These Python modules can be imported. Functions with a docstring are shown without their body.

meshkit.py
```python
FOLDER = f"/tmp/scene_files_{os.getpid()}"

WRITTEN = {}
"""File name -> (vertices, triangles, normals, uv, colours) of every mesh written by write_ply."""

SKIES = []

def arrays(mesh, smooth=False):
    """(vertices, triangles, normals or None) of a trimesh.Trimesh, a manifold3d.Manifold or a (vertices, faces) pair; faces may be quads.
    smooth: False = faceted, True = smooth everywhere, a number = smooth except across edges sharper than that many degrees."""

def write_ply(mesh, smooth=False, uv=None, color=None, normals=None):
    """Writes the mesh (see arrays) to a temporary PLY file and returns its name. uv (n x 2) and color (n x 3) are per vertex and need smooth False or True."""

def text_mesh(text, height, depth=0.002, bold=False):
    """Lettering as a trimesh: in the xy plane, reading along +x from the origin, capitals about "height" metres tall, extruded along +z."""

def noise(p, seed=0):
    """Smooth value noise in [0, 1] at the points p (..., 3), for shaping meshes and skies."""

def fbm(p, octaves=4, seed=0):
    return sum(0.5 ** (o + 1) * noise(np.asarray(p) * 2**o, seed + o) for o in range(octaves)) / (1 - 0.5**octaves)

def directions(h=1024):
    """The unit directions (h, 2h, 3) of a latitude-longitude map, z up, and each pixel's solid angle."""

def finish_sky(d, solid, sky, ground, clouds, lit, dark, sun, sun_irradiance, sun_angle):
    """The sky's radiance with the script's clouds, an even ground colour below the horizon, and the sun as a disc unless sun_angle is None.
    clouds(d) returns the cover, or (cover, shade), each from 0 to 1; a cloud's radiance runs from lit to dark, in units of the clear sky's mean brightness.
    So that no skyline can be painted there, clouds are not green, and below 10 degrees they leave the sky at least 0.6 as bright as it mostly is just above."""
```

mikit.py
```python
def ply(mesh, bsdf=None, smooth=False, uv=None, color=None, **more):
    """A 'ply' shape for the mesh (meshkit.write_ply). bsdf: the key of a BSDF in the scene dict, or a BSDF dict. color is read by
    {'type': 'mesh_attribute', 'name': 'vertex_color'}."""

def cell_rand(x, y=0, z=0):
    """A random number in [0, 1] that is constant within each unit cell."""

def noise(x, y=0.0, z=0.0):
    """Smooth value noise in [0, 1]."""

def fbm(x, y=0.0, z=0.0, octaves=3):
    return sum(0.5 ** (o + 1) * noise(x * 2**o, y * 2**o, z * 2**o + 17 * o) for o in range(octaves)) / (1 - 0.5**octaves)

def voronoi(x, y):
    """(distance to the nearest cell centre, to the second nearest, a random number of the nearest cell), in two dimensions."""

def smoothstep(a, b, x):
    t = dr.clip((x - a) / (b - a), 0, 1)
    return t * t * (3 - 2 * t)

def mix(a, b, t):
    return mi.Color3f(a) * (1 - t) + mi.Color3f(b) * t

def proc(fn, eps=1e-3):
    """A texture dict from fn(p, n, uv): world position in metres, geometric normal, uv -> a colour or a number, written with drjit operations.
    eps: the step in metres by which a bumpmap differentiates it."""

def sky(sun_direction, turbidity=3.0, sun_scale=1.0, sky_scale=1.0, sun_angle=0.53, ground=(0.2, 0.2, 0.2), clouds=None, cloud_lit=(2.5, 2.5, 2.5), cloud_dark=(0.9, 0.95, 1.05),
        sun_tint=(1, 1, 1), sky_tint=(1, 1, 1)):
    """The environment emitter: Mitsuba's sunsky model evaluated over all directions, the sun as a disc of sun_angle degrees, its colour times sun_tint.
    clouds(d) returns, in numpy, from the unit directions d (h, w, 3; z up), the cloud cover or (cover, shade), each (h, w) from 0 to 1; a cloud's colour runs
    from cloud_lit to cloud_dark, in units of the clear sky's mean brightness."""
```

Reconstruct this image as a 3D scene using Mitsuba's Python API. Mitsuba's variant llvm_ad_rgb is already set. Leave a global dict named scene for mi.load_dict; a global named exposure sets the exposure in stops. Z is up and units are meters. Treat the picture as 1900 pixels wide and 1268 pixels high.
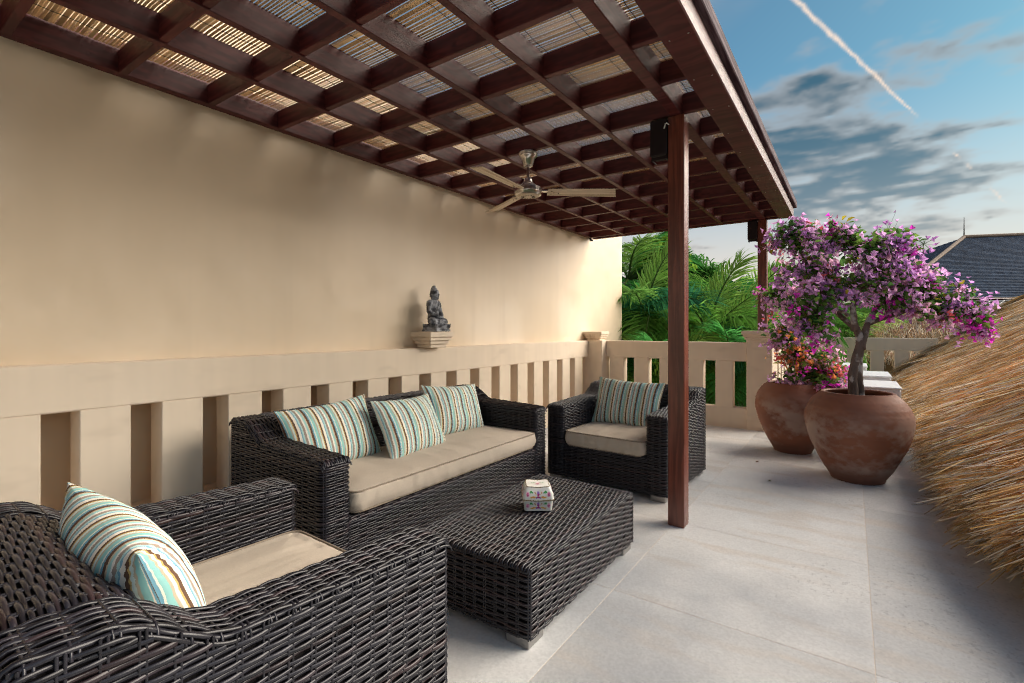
import math, random
import numpy as np, trimesh, drjit as dr, mitsuba as mi
import manifold3d as m3
import mikit, meshkit
from shapely.geometry import Polygon
from scipy.spatial import ConvexHull

T = mi.ScalarTransform4f
RNG = np.random.default_rng(7)
random.seed(7)
scene, labels = {'type': 'scene'}, {}
PI = math.pi

# ---------------------------------------------------------------- camera, sky, exposure
EYE = np.array([0.0, 0.0, 1.25])
FWD = np.array([-.5707, .8212, 0.0])
RGT = np.array([.8212, .5707, 0.0])
scene['camera'] = {'type': 'perspective', 'fov': 92.6, 'fov_axis': 'x', 'near_clip': .02, 'far_clip': 3000.0,
                   'principal_point_offset_y': .0189,
                   'to_world': T().look_at(origin=EYE.tolist(), target=(EYE + FWD).tolist(), up=[0, 0, 1])}
exposure = 4.25


def azel(az, el):
    a, e = math.radians(az), math.radians(el)
    return np.array([math.sin(a) * math.cos(e), math.cos(a) * math.cos(e), math.sin(e)])


def sst(a, b, x):
    t = np.clip((x - a) / (b - a), 0, 1)
    return t * t * (3 - 2 * t)


def clouds(d):
    """az is measured from +y towards +x, el above the horizon, in degrees."""
    az = np.degrees(np.arctan2(d[..., 0], d[..., 1]))
    el = np.degrees(np.arcsin(np.clip(d[..., 2], -1, 1)))
    # clouds on a flat layer: streaks that close up towards the horizon
    h = np.maximum(d[..., 2], .02) + .10
    q = np.stack([d[..., 0] / h, d[..., 1] / h, np.zeros_like(h)], -1)
    w = meshkit.fbm(q * 1.3 + 11, 4, 5) - .5
    n1 = meshkit.fbm(q * np.array([2.6, 3.4, 1]) + w[..., None] * np.array([2.4, 1.2, 0]) + 3.7, 7, 2)
    n2 = meshkit.fbm(q * np.array([8.0, 11.0, 1]) + w[..., None] * 3 + 9.1, 5, 9)
    n = n1 * .64 + n2 * .36
    # the dark bank over the far end of the terrace
    x, y = az + 3.0, el - 16.6
    ca, cb = (x * .80 - y * .60) / 14.5, (x * .60 + y * .80) / 7.6
    mass = np.exp(-(ca ** 2 + cb ** 2) ** 2.2)
    thr = .63 - .23 * mass
    dark = sst(thr - .10, thr + .10, n) * sst(3, 8, el)
    shade = .42 + .58 * sst(thr - .06, thr + .17, n)
    # warm bright haze along the whole horizon
    glow = np.exp(-(np.maximum(el, 0) / 14.0) ** 2.1) * .90
    # thin high cloud everywhere
    veil = .26 * sst(.40, .75, meshkit.fbm(q * np.array([1.1, 1.9, 1]) + 40, 5, 21)) + .03
    # an aeroplane's trail
    a, b = azel(-3.2, 28.5), azel(5.0, 18.2)
    nrm = np.cross(a, b); nrm /= np.linalg.norm(nrm)
    u = b - a
    s = ((d - a) @ u) / (u @ u)
    off = np.degrees(np.arcsin(np.clip(d @ nrm, -1, 1)))
    nn = lambda f, k, g=0.0: meshkit.noise(np.stack([s * f, off * g, s * 0], -1), k)
    wob = (nn(10, 3) - .5) * .10 + (nn(30, 4, 2) - .5) * .10
    wid = (.30 - .18 * np.clip(s, -1, 1)) * (.8 + .4 * nn(24, 8))
    trail = sst(1.0, .0, np.abs(off + wob) / np.maximum(wid, .02)) * (s > -2) * sst(1.02, .86, s)
    trail = trail * (.72 + .28 * sst(.3, .6, nn(40, 2, 8)))
    bits = sum(np.exp(-((s - c) / w) ** 2) for c, w in ((1.33, .020), (1.43, .018), (1.67, .045)))
    dash = sst(1.0, .0, np.abs(off + wob) / .11) * bits
    trail = np.maximum(trail, dash * .8)
    rem = 1 - np.clip(trail, 0, 1)
    cd = dark * .86 * rem * (1 - .55 * glow)
    cg = np.maximum(glow, veil) * rem * (1 - cd)
    cover = trail + cd + cg
    sh = (cd * shade + cg * (.05 + .15 * (1 - sst(0, .3, glow)))) / np.maximum(cover, 1e-6)
    return np.clip(cover, 0, 1), np.clip(sh, 0, 1)


scene['sky'] = mikit.sky(azel(45, 30).tolist(), turbidity=3.5, sun_scale=.33, sky_scale=.245, sun_angle=54, sun_tint=(.86, .96, 1.22), sky_tint=(.42, .76, .80), clouds=clouds,
                         cloud_lit=(3.5, 2.85, 2.35), cloud_dark=(.13, .37, .56))


# ---------------------------------------------------------------- helpers
def numbered(name, parent=None):
    base = (parent + '__' if parent else '') + name
    if base not in USED:
        USED.add(base)
        return base
    i = 1
    while f'{base}_{i:03d}' in USED:
        i += 1
    USED.add(f'{base}_{i:03d}')
    return f'{base}_{i:03d}'


USED = set()


def PL(mesh, bsdf=None, *a, **kw):
    return mikit.ply(mesh, 'mat_' + bsdf if bsdf else None, *a, **kw)


def thing(name, label, cat, group=None):
    k = numbered(name)
    labels[k] = {'label': label, 'category': cat}
    if group:
        labels[k]['group'] = group
    return k


def put(name, mesh, bsdf, parent=None, smooth=False, uv=None, color=None, to_world=None, kind=None, label=None):
    k = numbered(name, parent)
    d = PL(mesh, bsdf, smooth, uv, color) if not isinstance(mesh, dict) else dict(mesh)
    if to_world is not None:
        d['to_world'] = to_world
    scene[k] = d
    e = {}
    if kind:
        e['kind'] = kind
    if label:
        e['label'] = label
    if e:
        labels[k] = {**labels.get(k, {}), **e}
    return k


def single(name, mesh, bsdf, label, cat, group=None, **kw):
    k = put(name, mesh, bsdf, **kw)
    labels[k] = {**labels.get(k, {}), 'label': label, 'category': cat}
    if group:
        labels[k]['group'] = group
    return k


def struct(name, mesh, bsdf, label=None, **kw):
    k = put(name, mesh, bsdf, kind='structure', **kw)
    if label:
        labels[k]['label'] = label
    return k


def at(u, v, t):
    """The point t metres in front of the eye along the view axis, on the ray of photograph pixel u, v."""
    return EYE + t * (FWD + RGT * (u - 950) / 908 + np.array([0, 0, 1]) * (610 - v) / 908)


def box(x0, x1, y0, y1, z0, z1, c=.004):
    lo, hi = np.array([x0, y0, z0], float), np.array([x1, y1, z1], float)
    pts = []
    for i in range(8):
        s = [(i >> k) & 1 for k in range(3)]
        p = np.array([hi[k] if s[k] else lo[k] for k in range(3)])
        for k in range(3):
            q = p.copy()
            for j in range(3):
                if j != k:
                    q[j] += -c if s[j] else c
            pts.append(q)
    return hull(pts)


def hull(pts):
    return trimesh.Trimesh(np.array(pts), process=False).convex_hull


def join(meshes):
    return trimesh.util.concatenate(meshes)


def lathe(profile, n=64):
    p = np.array(profile, float)
    a = np.arange(n) * 2 * PI / n
    v = np.stack([p[:, None, 0] * np.cos(a), p[:, None, 0] * np.sin(a), np.broadcast_to(p[:, None, 1], (len(p), n))], -1).reshape(-1, 3)
    i, j = np.meshgrid(np.arange(len(p) - 1), np.arange(n), indexing='ij')
    q = np.stack([i * n + j, i * n + (j + 1) % n, (i + 1) * n + (j + 1) % n, (i + 1) * n + j], -1).reshape(-1, 4)
    return v, np.vstack([q[:, [0, 1, 2]], q[:, [0, 2, 3]]])


def tube(P, R, sides=6, caps=True):
    P = np.asarray(P, float)
    R = np.broadcast_to(np.asarray(R, float), (len(P),))
    t = np.gradient(P, axis=0)
    t /= np.linalg.norm(t, axis=1, keepdims=True) + 1e-12
    ref = np.array([0, 0, 1.0]) if abs(t[:, 2]).mean() < .8 else np.array([1.0, 0, 0])
    a = np.cross(t, ref)
    a /= np.linalg.norm(a, axis=1, keepdims=True) + 1e-12
    b = np.cross(t, a)
    g = np.arange(sides) * 2 * PI / sides
    v = (P[:, None] + R[:, None, None] * (np.cos(g)[None, :, None] * a[:, None] + np.sin(g)[None, :, None] * b[:, None])).reshape(-1, 3)
    n = len(P)
    i, j = np.meshgrid(np.arange(n - 1), np.arange(sides), indexing='ij')
    q = np.stack([i * sides + j, (i + 1) * sides + j, (i + 1) * sides + (j + 1) % sides, i * sides + (j + 1) % sides], -1).reshape(-1, 4)
    f = np.vstack([q[:, [0, 1, 2]], q[:, [0, 2, 3]]])
    if caps:
        v = np.vstack([v, P[:1], P[-1:]])
        k = np.arange(sides)
        f = np.vstack([f, np.stack([k, (k + 1) % sides, k * 0 + n * sides], 1), np.stack([(n - 1) * sides + (k + 1) % sides, (n - 1) * sides + k, k * 0 + n * sides + 1], 1)])
    return v, f


class Mesh:
    """Collects (vertices, triangles[, colours])."""
    def __init__(self):
        self.v, self.f, self.c, self.u, self.n = [], [], [], [], 0

    def add(self, v, f, c=None, u=None):
        v = np.asarray(v, float)
        self.v.append(v)
        self.f.append(np.asarray(f, int) + self.n)
        if c is not None:
            self.c.append(np.broadcast_to(np.asarray(c, float), v.shape))
        if u is not None:
            self.u.append(u)
        self.n += len(v)

    def mesh(self):
        return np.vstack(self.v), np.vstack(self.f)

    def color(self):
        return np.vstack(self.c) if self.c else None


def rot(ax, deg):
    return trimesh.transformations.rotation_matrix(math.radians(deg), ax)


def blob(spheres, links, edge=.01, smooth=12):
    """Hulls of linked spheres (x, y, z, r), joined into one smoothed body."""
    out = []
    for a in links:
        ms = []
        for i in a:
            x, y, z, r = spheres[i][:4]
            sc = spheres[i][4] if len(spheres[i]) > 4 else (1, 1, 1)
            ms.append(m3.Manifold.sphere(r, 24).scale(sc).translate((x, y, z)))
        out.append(m3.Manifold.batch_hull(ms) if len(ms) > 1 else ms[0])
    m = m3.Manifold.batch_boolean(out, m3.OpType.Add).refine_to_length(edge)
    g = m.to_mesh()
    tm = trimesh.Trimesh(g.vert_properties[:, :3], g.tri_verts, process=True)
    if smooth:
        trimesh.smoothing.filter_taubin(tm, iterations=smooth)
    return tm


# ---------------------------------------------------------------- materials
nz, fb, vo, sm, mix, proc = mikit.noise, mikit.fbm, mikit.voronoi, mikit.smoothstep, mikit.mix, mikit.proc


def principled(color, rough=.5, spec=.5, bump=None, scale=.002, **kw):
    b = {'type': 'principled', 'base_color': color if isinstance(color, dict) else {'type': 'rgb', 'value': list(color)}, 'roughness': rough, 'specular': spec, **kw}
    if bump is not None:
        b = {'type': 'bumpmap', 'arbitrary': bump, 'scale': scale, 'nested': b}
    return {'type': 'twosided', 'nested': b}


def mat(name, *a, **kw):
    scene['mat_' + name] = principled(*a, **kw)
    return name


VC = {'type': 'mesh_attribute', 'name': 'vertex_color'}


def f_wall(p, n, uv):
    s = sm(.28, .72, fb(p.y * 1.1, p.z * .9, p.x * .9, 5))
    st = fb(p.y * 9, p.z * .55, p.x * 5, 3)
    c = mix((.68, .545, .385), (.78, .655, .50), s)
    dr_ = sm(.60, .80, fb(p.y * 6, p.z * .35, 4, 4)) * sm(2.3, 1.1, p.z)
    return mix(c * (.96 + .07 * st), mi.Color3f(.50, .40, .28), dr_ * .14)


def f_wall_bump(p, n, uv):
    return fb(p.y * 5, p.z * 5, p.x * 5, 3) * 1.0 + .12 * fb(p.y * 70, p.z * 70, p.x * 70, 2)


def f_trim(p, n, uv):
    s = fb(p.y * 1.6 + p.x * 1.4, p.z * 1.3, p.x, 4)
    st = fb(p.y * 14 + p.x * 12, p.z * .7, p.x * 2, 3)
    d = sm(.58, .8, fb(p.y * 3.1 + p.x * 2.7, p.z * 7, p.x, 4))
    c = mix((.67, .55, .415), (.76, .65, .52), s) * (.92 + .14 * st)
    return mix(c, mi.Color3f(.50, .41, .31), d * .35)


def f_floor(p, n, uv):
    tx, ty = dr.floor((p.x + .94) / 1.01), dr.floor((p.y - .2) / 1.0)
    k = mikit.cell_rand(tx, ty, 3)
    a = fb(p.x * 1.3 + k * 9, p.y * 1.1 - k * 7, k * 3, 4)
    v = fb(p.x * 2.2 + 3 * a, p.y * 9 + 2 * a, k * 20, 4)
    g = fb(p.x * 120, p.y * 120, 1, 2)
    pit = sm(.66, .80, fb(p.x * 55, p.y * 55, 4, 3)) * sm(.45, .65, fb(p.x * 1.4, p.y * 1.4, 8, 3))
    stain = sm(.50, .72, fb(p.x * .9 + 5, p.y * .9, 9, 5))
    c = mix((.51, .505, .495), (.68, .675, .66), sm(.25, .75, a)) * (.90 + .13 * k)
    c = mix(c, mi.Color3f(.54, .47, .40), sm(.52, .72, v) * .45)
    c = mix(c, mi.Color3f(.31, .325, .35), stain * .62)
    return mix(c, mi.Color3f(.28, .27, .265), pit * .38) * (.90 + .20 * g)


def f_floor_bump(p, n, uv):
    return fb(p.x * 90, p.y * 90, 2, 3) + 2.0 * fb(p.x * 3, p.y * 3, 2, 2)


def f_wood(p, n, uv):
    a = fb(p.x * 6, p.y * 6, p.z * 6, 3)
    g = fb(p.x * 46 + 6 * a, p.y * 3.2, p.z * 46, 3)
    g2 = fb(p.x * 3.2, p.y * 46 + 6 * a, p.z * 46, 3)
    t = sm(.3, .75, dr.select(dr.abs(n.x) > .5, g, g2))
    return mix((.046, .0095, .0105), (.108, .021, .020), t * .75 + .25 * a)


def f_wood_rough(p, n, uv):
    return .36 + .22 * fb(p.x * 7, p.y * 7, p.z * 7, 3)


def f_post(p, n, uv):
    a = fb(p.x * 14, p.y * 14, p.z * 1.3, 3)
    g = fb(p.x * 70 + 5 * a, p.y * 70 + 5 * a, p.z * 2.6, 3)
    return mix((.075, .020, .012), (.190, .052, .030), sm(.3, .75, g) * .7 + .3 * a)


def f_oldwood(p, n, uv):
    g = fb(p.x * 60, p.y * 4, p.z * 60, 4)
    return mix((.05, .03, .04), (.17, .125, .14), sm(.35, .75, g))


def f_terra(p, n, uv):
    h = p.z
    a = fb(p.x * 3, p.y * 3, p.z * 3, 4)
    ring = fb(3, p.x * .4, p.z * 40, 3)
    big = fb(p.x * 2.3 + 4, p.y * 2.3, p.z * 3.1, 5)
    fine = fb(p.x * 22, p.y * 22, p.z * 22, 4)
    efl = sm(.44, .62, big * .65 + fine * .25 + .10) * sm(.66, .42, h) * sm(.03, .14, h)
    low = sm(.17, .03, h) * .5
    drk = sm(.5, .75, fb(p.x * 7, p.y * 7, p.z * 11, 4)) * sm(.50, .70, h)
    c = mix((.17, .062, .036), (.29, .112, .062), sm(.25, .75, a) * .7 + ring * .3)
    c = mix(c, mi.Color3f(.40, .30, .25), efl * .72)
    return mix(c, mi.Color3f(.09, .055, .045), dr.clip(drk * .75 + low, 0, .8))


def f_terra_bump(p, n, uv):
    return fb(2, p.x * .5, p.z * 36, 2) + .5 * fb(p.x * 30, p.y * 30, p.z * 30, 3)


SEQ = [(.016, (.26, .52, .49)), (.005, (.78, .72, .60)), (.008, (.17, .37, .46)), (.012, (.12, .068, .045)), (.006, (.56, .44, .30)), (.011, (.36, .60, .56)), (.008, (.80, .76, .68)),
       (.012, (.34, .27, .22)), (.008, (.42, .62, .58)), (.006, (.20, .40, .50)), (.014, (.78, .72, .61)), (.010, (.14, .08, .05)), (.005, (.56, .38, .14)), (.009, (.60, .70, .64)), (.007, (.48, .42, .30))]


def f_stripe(p, n, uv):
    per = sum(w for w, _ in SEQ)
    x = uv.x - per * dr.floor(uv.x / per)
    c, e = mi.Color3f(SEQ[0][1]), 0.0
    for w, col in SEQ:
        c = dr.select(x > e, mi.Color3f(col), c)
        e += w
    th = fb(uv.x * 60, uv.y * 14, 2, 2)
    return c * (.90 + .18 * th)


def f_cloth_bump(p, n, uv):
    return fb(uv.x * 9, uv.y * 5, 3, 3) + .05 * fb(uv.x * 900, uv.y * 900, 1, 1)


def f_canvas(p, n, uv):
    th = nz(p.x * 900, p.y * 140, p.z * 500) * .5 + nz(p.x * 140, p.y * 900, p.z * 500) * .5
    return mix((.43, .365, .295), (.51, .44, .36), fb(p.x * 4, p.y * 4, p.z * 4, 3)) * (.88 + .2 * th)


def f_stone(p, n, uv):
    a = fb(p.x * 26, p.y * 26, p.z * 26, 4)
    return mix((.035, .037, .045), (.34, .35, .38), sm(.35, .72, a))


def f_bark(p, n, uv):
    a = fb(p.x * 26, p.y * 26, p.z * 9, 4)
    l = sm(.52, .66, fb(p.x * 15, p.y * 15, p.z * 12, 4))
    return mix(mix((.06, .042, .034), (.21, .155, .125), a), mi.Color3f(.46, .43, .40), l * .85)


def f_shingle(p, n, uv):
    row = dr.floor(uv.y)
    k = mikit.cell_rand(dr.floor(uv.x + .5 * row + .37 * dr.floor(row * .37)), row, 2)
    edge = sm(.0, .09, dr.abs((uv.x + .5 * row) - dr.floor(uv.x + .5 * row + .5)))
    c = mix((.014, .030, .060), (.040, .068, .115), k)
    return c * (.45 + .55 * edge) * (.8 + .4 * fb(uv.x * .3, uv.y * .3, 1, 3))


def f_grass(p, n, uv):
    return mix((.018, .028, .012), (.045, .05, .025), fb(p.x * .6, p.y * .6, 0, 4))


def f_bladewood(p, n, uv):
    g = fb(uv.x * 2.2, uv.y * 34, 3, 4)
    return mix((.42, .31, .19), (.66, .55, .40), sm(.3, .7, g))


mat('wall_paint', proc(f_wall), .46, .5, proc(f_wall_bump, .004), .013)
mat('trim_paint', proc(f_trim), .62, .35)
mat('floor_stone', proc(f_floor), .55, .35, proc(f_floor_bump, .003), .0012)
mat('grout', (.60, .52, .45), .8, .2)
mat('dark_wood', proc(f_wood), proc(f_wood_rough), .35)
mat('post_wood', proc(f_post), .28, .55)
mat('worn_wood', proc(f_oldwood), .8, .2)
mat('bamboo', VC, .42, .4)
mat('wire_black', (.012, .012, .012), .5)
mat('wicker', VC, .33, .48)
mat('wicker_core', (.012, .010, .010), .7, .2)
mat('steel', (.34, .33, .32), .42, .5, metallic=.8)
mat('chrome', (.66, .62, .58), .16, .5, metallic=1.0)
mat('black_plastic', (.012, .006, .007), .6, .25)
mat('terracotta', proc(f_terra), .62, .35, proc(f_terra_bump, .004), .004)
mat('soil', (.035, .025, .018), .95, .1)
mat('stripe_cloth', proc(f_stripe), .85, .2, proc(f_cloth_bump, .002), .006, sheen=.3)
mat('canvas', proc(f_canvas), .85, .2, sheen=.3)
mat('piping_cloth', (.27, .215, .165), .85, .2)
mat('statue_stone', proc(f_stone), .5, .4)
mat('bark', proc(f_bark), .85, .2)
mat('twig', (.075, .05, .035), .8, .2)
scene['mat_thatch_straw'] = {'type': 'principledthin', 'base_color': VC, 'roughness': .6, 'diff_trans': .8, 'eta': 1.4}
mat('thatch_base', (.20, .125, .06), .9, .1)
mat('rope', (.62, .60, .56), .8, .2)
mat('shingle', proc(f_shingle), .85, .12)
mat('ridge_tile', (.20, .13, .085), .7, .3)
mat('grass_soil', proc(f_grass), .95, .1)
mat('fan_blade', proc(f_bladewood), .4, .5)
mat('white_metal', (.72, .73, .73), .4, .5)
mat('grille_grey', (.16, .165, .17), .5, .5)
mat('house_wall', (.45, .36, .26), .8, .2)
mat('box_lacquer', VC, .35, .5)
scene['mat_petal'] = {'type': 'principledthin', 'base_color': VC, 'roughness': .55, 'diff_trans': 1.1, 'eta': 1.4}
scene['mat_leaf'] = {'type': 'principledthin', 'base_color': VC, 'roughness': .38, 'diff_trans': 1.05, 'eta': 1.45}

# ---------------------------------------------------------------- ground and terrace floor
gv = np.array([[-400, -400, -4.2], [400, -400, -4.2], [400, 400, -4.2], [-400, 400, -4.2]], float)
struct('ground', (gv, np.array([[0, 1, 2], [0, 2, 3]])), 'grass_soil', 'dark garden soil far below the terrace')
WX = -3.27                                                          # the wall's face
fl = struct('terrace_floor', box(-3.26, 1.25, -3.2, 12.0, -.30, -.0008), 'grout', 'pale stone terrace floor laid in large square slabs')
for i in range(-3, 3):
    for j in range(-4, 12):
        x0, x1 = -.94 + i * 1.01, -.94 + (i + 1) * 1.01
        y0, y1 = .2 + j, 1.2 + j
        x0, x1, y0, y1 = max(x0, -3.26), min(x1, 1.25), max(y0, -3.2), min(y1, 12.0)
        if x1 - x0 < .05 or y1 - y0 < .05:
            continue
        h = .0004 * RNG.random()
        put('slab', box(x0 + .0014, x1 - .0014, y0 + .0014, y1 - .0014, -.02, h, .0006), 'floor_stone', fl)

# ---------------------------------------------------------------- wall and balustrades
wl = thing('house_wall', 'tall plain beige rendered house wall behind the sofa', 'wall')
put('upper_wall', box(WX - .3, WX, -4.0, 8.05, 1.0, 3.3, .01), 'wall_paint', wl)
put('lower_wall', box(WX - .3, WX - .17, -4.0, 8.04, -4.2, .999, .01), 'wall_paint', wl)


def pier_cap(parent, x0, x1, y0, y1, z0, z1):
    """A moulded cap: a slab over steps that go in."""
    ms, h = [], z1 - z0
    for a, b, ins in ((.66, 1.0, 0), (.44, .655, .014), (.22, .435, .030), (0, .215, .046)):
        ms.append(box(x0 + ins, x1 - ins, y0 + ins, y1 - ins, z0 + a * h, z0 + b * h, .005))
    return put('pier_cap', join(ms), 'trim_paint', parent)


# along the wall, its back against it
RX = -3.16
bw = thing('balustrade', 'long beige balustrade fixed against the house wall behind the sofa', 'balustrade')
put('top_rail', box(WX - .01, RX, -3.4, 6.50, .84, 1.075, .007), 'trim_paint', bw)
put('bottom_rail', box(WX - .168, RX, -3.4, 6.50, -.015, .24, .006), 'trim_paint', bw)
k = 0
y = .774 - .354 * 11
while y + .21 < 6.5:
    put('slat', box(WX - .05, RX - .004, y, y + .211, .236, .844, .004), 'trim_paint', bw)
    y += .354
pier_cap(bw, WX - .012, RX + .14, 3.10, 3.405, 1.078, 1.222)

# across the far end
EY = 6.65
be = thing('balustrade', 'beige end balustrade between the corner pier and the post pier with palms behind', 'balustrade')
put('top_rail', box(-2.95, -1.075, EY + .002, EY + .152, .84, 1.075, .007), 'trim_paint', be)
put('bottom_rail', box(-2.95, -1.075, EY + .002, EY + .152, -.015, .255, .006), 'trim_paint', be)
for k in range(5):
    x = -2.893 + .3625 * k
    put('slat', box(x, x + .208, EY + .006, EY + .148, .251, .844, .004), 'trim_paint', be)
put('corner_pier', box(-3.26, -2.948, EY - .148, EY + .156, -.016, 1.079, .008), 'trim_paint', be)
pier_cap(be, -3.265, -2.97, EY - .12, EY + .17, 1.077, 1.205)
put('post_pier', box(-1.077, -.79, EY - .012, EY + .28, -.016, 1.085, .008), 'trim_paint', be)
pier_cap(be, -1.125, -.742, EY - .06, EY + .33, 1.083, 1.222)

# from the post pier away along the side of the roof
bs = thing('balustrade', 'white lit side balustrade running away behind the bougainvillea pots', 'balustrade')
put('top_rail', box(-.955, -.805, EY + .278, 11.42, .84, 1.075, .007), 'trim_paint', bs)
put('bottom_rail', box(-.955, -.805, EY + .278, 11.42, -.015, .255, .006), 'trim_paint', bs)
for k in range(12):
    y = EY + .44 + .3625 * k
    put('slat', box(-.951, -.809, y, y + .208, .251, .844, .004), 'trim_paint', bs)
bf = thing('balustrade', 'pale low balustrade at the far end ending in the thatch', 'balustrade')
put('top_rail', box(-.96, 1.25, 11.42, 11.57, .84, 1.075, .007), 'trim_paint', bf)
put('bottom_rail', box(-.96, 1.25, 11.42, 11.57, -.015, .255, .006), 'trim_paint', bf)
for k in range(6):
    x = -.80 + .36 * k
    put('slat', box(x, x + .21, 11.424, 11.566, .251, .844, .004), 'trim_paint', bf)

# ---------------------------------------------------------------- pergola
ZB, YB0, YB1 = 2.60, -2.6, 6.80
pg = thing('pergola', 'dark red timber pergola with a square grid ceiling under split bamboo', 'pergola')
put('wall_plate', box(WX + .002, WX + .062, YB0, YB1, ZB + .015, ZB + .185, .004), 'dark_wood', pg, label='long timber plate fixed along the wall')
JX = [-2.26 - .437, -2.26, -2.26 + .437, -2.26 + .874]
for x in JX:
    put('rafter', box(x - .021, x + .021, YB0, YB1 - .05, ZB, ZB + .135, .003), 'dark_wood', pg)
put('main_beam', box(-.945, -.875, YB0, YB1 - .05, ZB - .004, ZB + .16, .004), 'dark_wood', pg, label='heavier beam over the posts')
put('edge_beam', box(-.735, -.580, YB0, YB1 + .01, ZB - .006, ZB + .105, .006), 'dark_wood', pg, label='wide outer edge beam')
put('edge_board', box(-.62, -.545, YB0, YB1 + .02, ZB + .108, ZB + .185, .005), 'worn_wood', pg, label='weathered grey board on the outer edge')
k = 0
for i in range(-7, 15):
    y = .52 + .44 * i
    if not YB0 < y < YB1 - .1:
        continue
    put('joist', box(WX + .064, -.7345, y - .019, y + .019, ZB + .008, ZB + .128, .003), 'dark_wood', pg)
put('end_beam', box(WX + .064, -.7345, YB1 - .048, YB1, ZB - .002, ZB + .15, .004), 'dark_wood', pg)
for y, zb in ((3.12, 0.0), (6.72, 1.222)):
    p = put('post', box(-.962, -.860, y, y + .102, zb + .001, ZB - .005, .004), 'post_wood', pg)
# nail heads under the edge beam
m = Mesh()
for i in range(22):
    y = .52 + .44 * (i - 6)
    for x in (-.70, -.61):
        s = trimesh.creation.icosphere(1, .0045)
        m.add(s.vertices + [x, y + .02 * RNG.random(), ZB - .006], s.faces)
put('nail_heads', m.mesh(), 'steel', pg, kind='stuff')

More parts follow.
